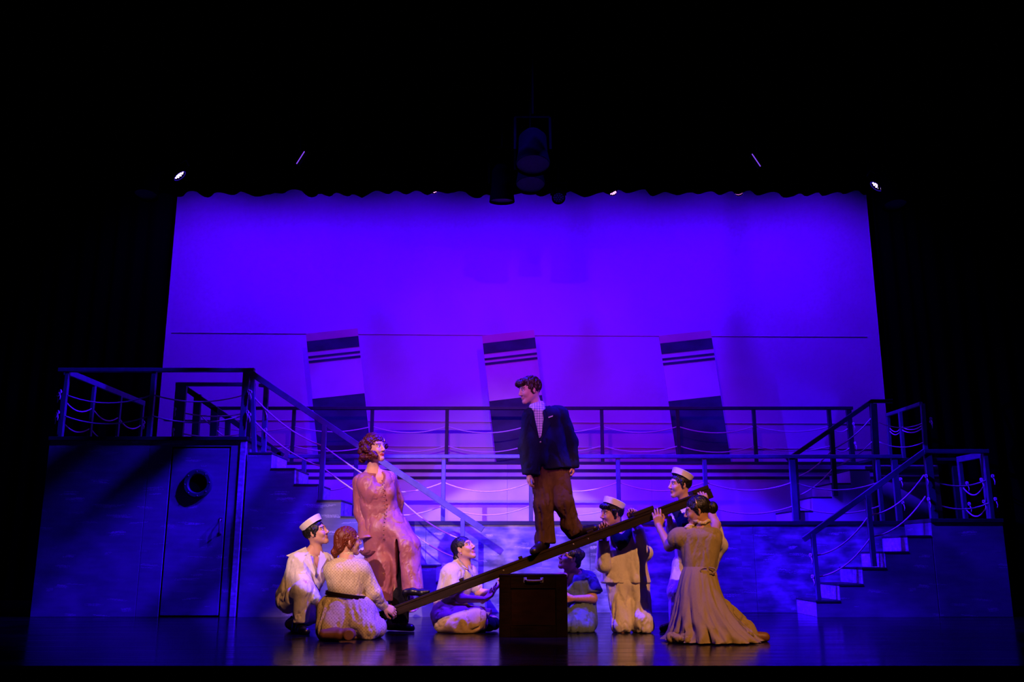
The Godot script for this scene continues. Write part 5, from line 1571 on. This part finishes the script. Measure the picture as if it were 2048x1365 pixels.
	wear(o, "stocking", [cap(q.call(955, 1246, 8.58), q.call(978, 1250, 8.60), 0.062, 0.058, 0.02), cap(q.call(978, 1250, 8.60), q.call(925, 1262, 8.76), 0.055, 0.045, 0.02), cap(q.call(962, 1244, 8.72), q.call(988, 1248, 8.72), 0.062, 0.058, 0.02)], 0.011, cloth_mat("darkcloth", Color(0.10, 0.09, 0.13)), [0.0, 1.0, Vector3.ONE], "dark stockings")

func person_grey_dress() -> void:
	var q := func(x: float, y: float, z := 8.78) -> Vector3: return P(x, y, z)
	var j := {
		"head": q.call(1139, 1117, 8.76), "face": Vector3(-0.86, 0.30, 0.42), "up": Vector3(0.25, 1, 0), "size": 0.96,
		"neck": q.call(1150, 1150), "sl": q.call(1136, 1164, 8.78), "sr": q.call(1178, 1160, 8.80), "el": q.call(1122, 1192, 8.66), "er": q.call(1186, 1198, 8.72), "wl": q.call(1122, 1152, 8.52), "wr": q.call(1145, 1198, 8.62),
		"pelvis": q.call(1162, 1228), "hl": q.call(1152, 1230, 8.74), "hr": q.call(1170, 1230, 8.78), "kl": q.call(1148, 1256, 8.56), "kr": q.call(1172, 1254, 8.58), "al": q.call(1152, 1262, 8.9), "ar": q.call(1172, 1262, 8.92),
		"skin": SKIN_B, "lips": Color(0.40, 0.13, 0.12), "brow": Color(0.03, 0.02, 0.018),
		"hands": [[q.call(1124, 1151, 8.50), Vector3(-0.85, 0.05, 0.4), Vector3(0, -1, 0), true, 0.5], [q.call(1145, 1198, 8.62), Vector3(-1, 0, 0.3), Vector3(0, 0, -1), true, 0.6]]}
	var o := person("person with a dark topknot in a blue-grey dress kneeling behind the trunk", P(1160, 1264, 8.65), j)
	var hd := head_at(j.head, j.face, j.up, 0.96)
	hair(o, hd, scalp(0.002, -0.07) + [ell(Vector3(0.0, 0.065, -0.105), Vector3(0.05, 0.045, 0.042), 0.02), cap(Vector3(0, -0.03, -0.10), Vector3(0, -0.08, -0.085), 0.035, 0.022, 0.03)], Color(0.035, 0.025, 0.025), 0.005, 12.0, Vector3(2, 1, 2), "dark hair with a bun")
	var grey := cloth_mat("greyblue", Color(0.36, 0.43, 0.45))
	wear(o, "dress", [cap(q.call(1142, 1166, 8.78), q.call(1175, 1162, 8.80), 0.068, 0.072, 0.05), cap(q.call(1148, 1168, 8.76), q.call(1155, 1215, 8.77), 0.105, 0.095, 0.05), cap(q.call(1170, 1166, 8.80), q.call(1172, 1215, 8.80), 0.105, 0.095, 0.05), cap(q.call(1156, 1148, 8.80), q.call(1160, 1158, 8.80), 0.05, 0.075, 0.03),
		cap(q.call(1179, 1164, 8.80), q.call(1188, 1184, 8.76), 0.070, 0.078, 0.03), cut(q.call(1188, 1187, 8.75), Vector3(0.1, -1, 0.2), 0.09), cap(q.call(1136, 1166, 8.78), q.call(1130, 1182, 8.72), 0.062, 0.066, 0.03), dent(q.call(1139, 1158, 8.66), Vector3(0.035, 0.09, 0.09), 0.01, Basis(Vector3.BACK, -0.3)), dent(q.call(1150, 1143, 8.76), Vector3(0.06, 0.04, 0.08), 0.01)], 0.012, grey, [0.009, 2.6, Vector3(1.4, 0.8, 1.4)], "blue-grey short-sleeved dress")
	wear(o, "skirt", [cap(q.call(1155, 1212, 8.77), q.call(1152, 1240, 8.70), 0.10, 0.13, 0.05), cap(q.call(1172, 1212, 8.80), q.call(1168, 1242, 8.74), 0.10, 0.125, 0.05), cap(q.call(1150, 1246, 8.66), q.call(1146, 1256, 8.56), 0.115, 0.085, 0.05), cap(q.call(1166, 1246, 8.68), q.call(1170, 1256, 8.58), 0.11, 0.085, 0.05), cut(Vector3(q.call(1160, 1260, 8.7).x, 0.004, -8.7), Vector3.DOWN, 0.5)], 0.013, grey, [0.012, 2.2, Vector3(1.5, 0.6, 1.2)], "blue-grey skirt")

func person_kneeling_sailor() -> void:
	var q := func(x: float, y: float, z := 8.64) -> Vector3: return P(x, y, z)
	var j := {
		"head": q.call(1223, 1029, 8.66), "face": Vector3(-0.92, -0.02, 0.36), "up": Vector3(0.12, 1, 0), "size": 1.0,
		"neck": q.call(1235, 1066, 8.68), "sl": q.call(1212, 1084), "sr": q.call(1276, 1082), "el": q.call(1206, 1132, 8.52), "er": q.call(1290, 1106, 8.60), "wl": q.call(1208, 1068, 8.45), "wr": q.call(1266, 1040, 8.52),
		"pelvis": q.call(1252, 1168), "hl": q.call(1236, 1172), "hr": q.call(1274, 1172), "kl": q.call(1242, 1258, 8.54), "kr": q.call(1284, 1258, 8.54), "al": q.call(1244, 1262, 8.95), "ar": q.call(1284, 1262, 8.95),
		"skin": SKIN_B, "lips": Color(0.36, 0.13, 0.10), "brow": Color(0.02, 0.015, 0.013),
		"hands": [[q.call(1207, 1070, 8.45), Vector3(-0.1, 0.9, 0.25), Vector3(0, 0.2, 1), false, 1.2], [q.call(1268, 1042, 8.50), Vector3(-0.2, 0.9, 0.25), Vector3(0, 0.2, 1), true, 1.2]]}
	var o := person("person in a pale sailor suit and white cap kneeling upright behind the plank", P(1262, 1266, 8.55), j)
	var hd := head_at(j.head, j.face, j.up, 1.0)
	hair(o, hd, scalp(0.004, -0.07) + [ell(Vector3(0, 0.07, 0.07), Vector3(0.07, 0.028, 0.04), 0.02), cap(Vector3(-0.076, 0.03, 0.01), Vector3(-0.077, -0.03, 0.0), 0.016, 0.010, 0.015), cap(Vector3(0.076, 0.03, 0.01), Vector3(0.077, -0.03, 0.0), 0.016, 0.010, 0.015)], Color(0.03, 0.022, 0.02), 0.007, 22.0, Vector3(1, 1, 1), "short curly black hair")
	sailor_cap(o, hd, Vector3(-0.42, 0, 0))
	var cream := cloth_mat("sailorcream", Color(0.86, 0.83, 0.78))
	wear(o, "shirt", [cap(q.call(1216, 1084), q.call(1274, 1082), 0.075, 0.075, 0.05), cap(q.call(1228, 1090), q.call(1232, 1160), 0.120, 0.125, 0.05), cap(q.call(1262, 1090), q.call(1270, 1160), 0.120, 0.125, 0.05), cap(q.call(1232, 1160), q.call(1228, 1178), 0.125, 0.130, 0.03), cap(q.call(1270, 1160), q.call(1278, 1178), 0.125, 0.125, 0.03),
		cap(q.call(1212, 1086), q.call(1207, 1130, 8.52), 0.074, 0.070, 0.03), cap(q.call(1207, 1130, 8.52), q.call(1208, 1085, 8.46), 0.066, 0.055, 0.02), cap(q.call(1277, 1084), q.call(1290, 1106, 8.60), 0.076, 0.070, 0.03), cap(q.call(1290, 1106, 8.60), q.call(1276, 1062, 8.54), 0.066, 0.056, 0.02),
		cut(q.call(1254, 1167), Vector3(0.0, -1, 0), 0.30), cut(q.call(1208, 1082, 8.46), Vector3(0, 1, 0), 0.05), dent(q.call(1230, 1074, 8.52), Vector3(0.04, 0.11, 0.09), 0.01)], 0.012, cream, [0.010, 2.2, Vector3(1.2, 0.7, 1.2)], "loose cream sailor blouse")
	wear(o, "neckerchief", [cap(q.call(1222, 1062, 8.56), q.call(1240, 1084, 8.50), 0.035, 0.05, 0.03), cap(q.call(1260, 1064, 8.58), q.call(1246, 1084, 8.50), 0.035, 0.05, 0.03), cap(q.call(1243, 1084, 8.50), q.call(1240, 1098, 8.50), 0.05, 0.02, 0.02)], 0.01, cloth_mat("navycloth", Color(0.085, 0.09, 0.18), 0.9, 0.25), [0.004, 4.0, Vector3.ONE], "dark neckerchief")
	wear(o, "trousers", [cap(q.call(1236, 1168), q.call(1274, 1168), 0.108, 0.108, 0.04), cap(q.call(1236, 1175), q.call(1243, 1252, 8.55), 0.105, 0.085, 0.03), cap(q.call(1276, 1175), q.call(1284, 1252, 8.55), 0.108, 0.090, 0.03), cap(q.call(1243, 1252, 8.56), q.call(1245, 1258, 8.98), 0.085, 0.06, 0.03), cap(q.call(1284, 1252, 8.56), q.call(1285, 1258, 8.98), 0.088, 0.06, 0.03), cap(q.call(1286, 1245, 8.52), q.call(1288, 1254, 8.52), 0.095, 0.09, 0.03), cut(Vector3(q.call(1264, 1264).x, 0.004, -8.7), Vector3.DOWN, 0.7)], 0.012, cream, [0.012, 2.3, Vector3(1.3, 0.7, 1.2)], "wide cream trousers")
	var bs := flat_mat("blackshoe", Color(0.05, 0.045, 0.05), 0.35)
	for x in [1245, 1285]:
		shoe(o, "man", Transform3D(Basis(Vector3(1, 0, 0), Vector3(0, 0.05, -1).normalized(), Vector3(0, -1, -0.05).normalized()), Vector3(P(x, 1262, 8.95).x, 0.16, -9.0)), bs)

func person_standing_sailor() -> void:
	var q := func(x: float, y: float, z := 8.85) -> Vector3: return P(x, y, z)
	var j := {
		"head": q.call(1359, 971, 8.82), "face": Vector3(-0.95, 0.02, 0.28), "up": Vector3(0.12, 1, 0), "size": 1.0,
		"neck": q.call(1374, 1008), "sl": q.call(1356, 1028, 8.78), "sr": q.call(1416, 1028, 8.86), "el": q.call(1346, 1080, 8.72), "er": q.call(1442, 1090, 8.86), "wl": q.call(1338, 1035, 8.55), "wr": q.call(1405, 1060, 8.62),
		"pelvis": q.call(1386, 1130), "hl": q.call(1372, 1135), "hr": q.call(1404, 1135), "kl": q.call(1352, 1185, 8.72), "kr": q.call(1415, 1210, 8.9), "al": q.call(1352, 1250, 8.78), "ar": q.call(1415, 1255, 9.0),
		"skin": SKIN_A, "lips": Color(0.48, 0.19, 0.15), "brow": Color(0.05, 0.03, 0.025),
		"hands": [[q.call(1330, 1030, 8.46), Vector3(-0.3, 0.5, 0.7), Vector3(0.3, -0.5, 0.6), false, 0.9], [q.call(1405, 1060, 8.62), Vector3(-0.4, 0.7, 0.5), Vector3(0, -0.3, 1), true, 0.9]]}
	var o := person("person in a sailor suit, cap and dark neckerchief standing with the plank at his neck", P(1352, 1262, 8.78), j)
	var hd := head_at(j.head, j.face, j.up, 1.0)
	hair(o, hd, scalp(-0.002, -0.075) + [cap(Vector3(-0.073, 0.03, 0.01), Vector3(-0.075, -0.028, 0.005), 0.014, 0.009, 0.015), cap(Vector3(0.073, 0.03, 0.01), Vector3(0.075, -0.028, 0.005), 0.014, 0.009, 0.015)], Color(0.07, 0.045, 0.035), 0.004, 12.0, Vector3(2, 1, 2), "short dark hair")
	sailor_cap(o, hd, Vector3(-0.45, 0, 0))
	var cream := cloth_mat("sailorpink", Color(0.85, 0.82, 0.80))
	wear(o, "shirt", [cap(q.call(1362, 1030, 8.80), q.call(1412, 1030, 8.86), 0.075, 0.075, 0.05), cap(q.call(1370, 1036, 8.82), q.call(1376, 1125, 8.84), 0.115, 0.115, 0.05), cap(q.call(1402, 1036, 8.86), q.call(1398, 1125, 8.86), 0.115, 0.115, 0.05),
		cap(q.call(1357, 1032, 8.78), q.call(1347, 1078, 8.72), 0.072, 0.064, 0.03), cap(q.call(1347, 1078, 8.72), q.call(1342, 1050, 8.62), 0.06, 0.05, 0.02), cap(q.call(1417, 1032, 8.86), q.call(1440, 1090, 8.86), 0.075, 0.070, 0.03), cap(q.call(1440, 1092, 8.86), q.call(1424, 1082, 8.72), 0.068, 0.06, 0.02), cap(q.call(1424, 1110, 8.88), q.call(1410, 1140, 8.88), 0.09, 0.10, 0.05)], 0.013, cream, [0.010, 2.2, Vector3(1.2, 0.8, 1.2)], "loose pale sailor blouse")
	wear(o, "neckerchief", [cap(q.call(1350, 1020, 8.74), q.call(1366, 1050, 8.68), 0.04, 0.05, 0.03), cap(q.call(1384, 1020, 8.76), q.call(1370, 1050, 8.68), 0.04, 0.05, 0.03), cap(q.call(1366, 1050, 8.68), q.call(1362, 1090, 8.68), 0.055, 0.03, 0.03)], 0.011, cloth_mat("navycloth", Color(0.085, 0.09, 0.18), 0.9, 0.25), [0.005, 4.0, Vector3.ONE], "dark neckerchief")
	wear(o, "trousers", [cap(q.call(1373, 1130), q.call(1402, 1130), 0.112, 0.112, 0.04), cap(q.call(1370, 1135), q.call(1353, 1185, 8.74), 0.115, 0.080, 0.04), cap(q.call(1353, 1185, 8.74), q.call(1354, 1250, 8.78), 0.078, 0.066, 0.03), cap(q.call(1404, 1135), q.call(1415, 1210, 8.9), 0.11, 0.085, 0.04), cap(q.call(1415, 1210, 8.9), q.call(1415, 1250, 9.0), 0.08, 0.068, 0.03), cut(q.call(1354, 1251, 8.78), Vector3.DOWN, 0.09), cut(q.call(1415, 1248, 9.0), Vector3.DOWN, 0.09)], 0.013, cream, [0.010, 2.3, Vector3(1.3, 0.7, 1.2)], "pale trousers")
	var bs := flat_mat("blackshoe", Color(0.05, 0.045, 0.05), 0.35)
	shoe(o, "man", foot_at(Vector3(P(1354, 1260, 8.78).x, 0, -8.78), Vector3(-0.8, 0, 0.5)), bs)
	shoe(o, "man", foot_at(Vector3(P(1415, 1260, 9.0).x, 0, -9.0), Vector3(-0.6, 0, 0.8)), bs)

func person_long_dress() -> void:
	var q := func(x: float, y: float, z := 7.80) -> Vector3: return P(x, y, z)
	var j := {
		"head": q.call(1394, 1023, 7.86), "face": Vector3(-0.93, -0.14, -0.10), "up": Vector3(0.02, 1, 0.05), "size": 0.98,
		"neck": q.call(1405, 1058, 7.85), "sl": q.call(1376, 1076, 7.88), "sr": q.call(1426, 1076, 7.82), "el": q.call(1338, 1094, 7.96), "er": q.call(1432, 1050, 8.06), "wl": q.call(1317, 1052, 8.14), "wr": q.call(1412, 1010, 8.18),
		"pelvis": q.call(1402, 1150), "hl": q.call(1388, 1155), "hr": q.call(1416, 1155), "kl": q.call(1388, 1262, 7.70), "kr": q.call(1420, 1262, 7.72), "al": q.call(1470, 1272, 7.72), "ar": q.call(1490, 1272, 7.80),
		"skin": SKIN_B, "lips": Color(0.40, 0.10, 0.09), "brow": Color(0.03, 0.02, 0.018),
		"hands": [[q.call(1318, 1055, 8.15), Vector3(-0.12, 0.95, 0.0), Vector3(0.1, 0.15, -1), true, 0.5, 1.0], [q.call(1412, 1010, 8.17), Vector3(-0.2, 0.9, -0.2), Vector3(0, 0.1, -1), false, 0.9]]}
	var o := person("person with a dark bun in a long olive-beige dress kneeling, both hands on the plank", P(1420, 1290, 7.6), j)
	var hd := head_at(j.head, j.face, j.up, 0.98)
	hair(o, hd, scalp(0.004, -0.075) + [ell(Vector3(0, 0.010, -0.135), Vector3(0.052, 0.052, 0.045), 0.012), cap(Vector3(-0.07, 0.03, 0.02), Vector3(-0.072, -0.02, 0.0), 0.014, 0.012, 0.02), cap(Vector3(0.07, 0.03, 0.02), Vector3(0.072, -0.02, 0.0), 0.014, 0.012, 0.02)], Color(0.055, 0.035, 0.03), 0.004, 11.0, Vector3(2, 1, 2), "dark hair in a round bun")
	part("hair_band", tube(PackedVector3Array([hd * Vector3(-0.088, 0.02, 0.0) - o.position, hd * Vector3(-0.072, 0.09, 0.0) - o.position, hd * Vector3(0.0, 0.132, 0.0) - o.position, hd * Vector3(0.072, 0.09, 0.0) - o.position, hd * Vector3(0.088, 0.02, 0.0) - o.position]), 0.005, 6), flat_mat("gold", Color(0.6, 0.5, 0.35), 0.4, 0.5), o)
	var olive := cloth_mat("olive", Color(0.58, 0.52, 0.37))
	wear(o, "bodice", [cap(q.call(1380, 1078, 7.87), q.call(1422, 1078, 7.83), 0.070, 0.070, 0.05), cap(q.call(1386, 1082, 7.86), q.call(1390, 1135, 7.82), 0.108, 0.090, 0.05), cap(q.call(1416, 1082, 7.83), q.call(1410, 1135, 7.80), 0.108, 0.090, 0.05), cap(q.call(1405, 1054, 7.85), q.call(1404, 1068, 7.85), 0.054, 0.08, 0.03),
		ell(q.call(1359, 1077, 7.88), Vector3(0.10, 0.088, 0.085), 0.03, Basis(Vector3.BACK, 0.3)), ell(q.call(1428, 1074, 7.92), Vector3(0.070, 0.075, 0.07), 0.03)], 0.011, olive, [0.007, 2.6, Vector3(1.2, 0.8, 1.2)], "olive-beige bodice with puffed sleeves")
	# ruffled collar
	var rf := []
	for i in 14:
		var a := TAU * i / 14.0
		rf.append(ell(q.call(1402, 1048, 7.86) + Vector3(cos(a) * 0.066, 0.012 * sin(3 * a) + 0.012, sin(a) * 0.066), Vector3(0.020, 0.015, 0.020), 0.008))
	for i in 4: rf.append(ell(q.call(1381, 1052 + i * 4, 7.84 - i * 0.004) + Vector3(-0.02 * (i % 2), 0, 0), Vector3(0.034, 0.016, 0.03), 0.008))
	wear(o, "ruffle", rf, 0.008, cloth_mat("ruffle", Color(0.80, 0.74, 0.62)), [0.004, 9.0, Vector3.ONE], "cream ruffled collar")
	var rings := []
	for r in [[1399, 1134, 7.81, 31, 0.10], [1397, 1155, 7.80, 36, 0.14], [1399, 1190, 7.78, 44, 0.19], [1407, 1230, 7.74, 57, 0.25], [1417, 1262, 7.72, 72, 0.31], [1425, 1283, 7.72, 90, 0.36]]:
		var c: Vector3 = q.call(r[0], r[1], r[2])
		var e: Vector3 = q.call(r[0] + r[3], r[1], r[2])
		rings.append([c, e - c, Vector3(0, 0, r[4])])
	rings[5][0].y = 0.012
	rings[4][0].y = maxf(rings[4][0].y, 0.10)
	var g := skirt(rings, 11, 0.17, 4)
	part("skirt", mesh_of(placed(g, Transform3D(Basis(), -o.position))), olive, o, Transform3D.IDENTITY, "full pleated skirt spreading over the floor")
	# the train of cloth bunched behind on the floor
	wear(o, "skirt_train", [cap(q.call(1440, 1225, 7.76), q.call(1490, 1264, 7.72), 0.11, 0.085, 0.05), cap(q.call(1490, 1264, 7.72), q.call(1506, 1274, 7.68), 0.075, 0.05, 0.04), cap(q.call(1462, 1268, 7.58), q.call(1495, 1272, 7.60), 0.055, 0.045, 0.04), cap(q.call(1345, 1276, 7.56), q.call(1372, 1280, 7.48), 0.045, 0.04, 0.03), cut(Vector3(q.call(1440, 1285, 7.6).x, 0.004, -7.65), Vector3.DOWN, 0.7)], 0.012, olive, [0.016, 2.4, Vector3(1, 1.2, 1)], "skirt bunched on the floor")
	# sash and bow
	var st := SurfaceTool.new(); st.begin(Mesh.PRIMITIVE_TRIANGLES)
	var off := -o.position
	var k: Vector3 = q.call(1416, 1139, 7.695)
	for s in [-1.0, 1.0]:
		var pts := PackedVector3Array()
		for i in 9:
			var a := PI * i / 8.0
			pts.append(k + off + Vector3(s * (0.008 + 0.055 * sin(a)), 0.012 - 0.055 * (1.0 - cos(a)) * 0.45, 0.008 * sin(a)))
		add_tube(st, pts, 0.006, 6)
		add_tube(st, PackedVector3Array([k + off, k + off + Vector3(0.012 * s, -0.05, -0.01), k + off + Vector3(0.03 * s, -0.14 - 0.03 * s, -0.04)]), 0.006, 6)
	part("bow", done(st), olive, o, Transform3D.IDENTITY, "sash tied in a bow")
	shoe(o, "man", Transform3D(Basis(Vector3(0, 1, 0), Vector3(-0.3, 0, 0.95), Vector3(0.95, 0, 0.3)).orthonormalized(), P(1490, 1272, 7.74)), flat_mat("tanshoe", Color(0.46, 0.30, 0.19), 0.5))
func _ready() -> void:
	setup_camera()
	setup_lights()
	build_house()
	build_drapes()
	build_platforms()
	build_railings()
	build_funnels()
	build_lamps()
	build_props()
	build_people()
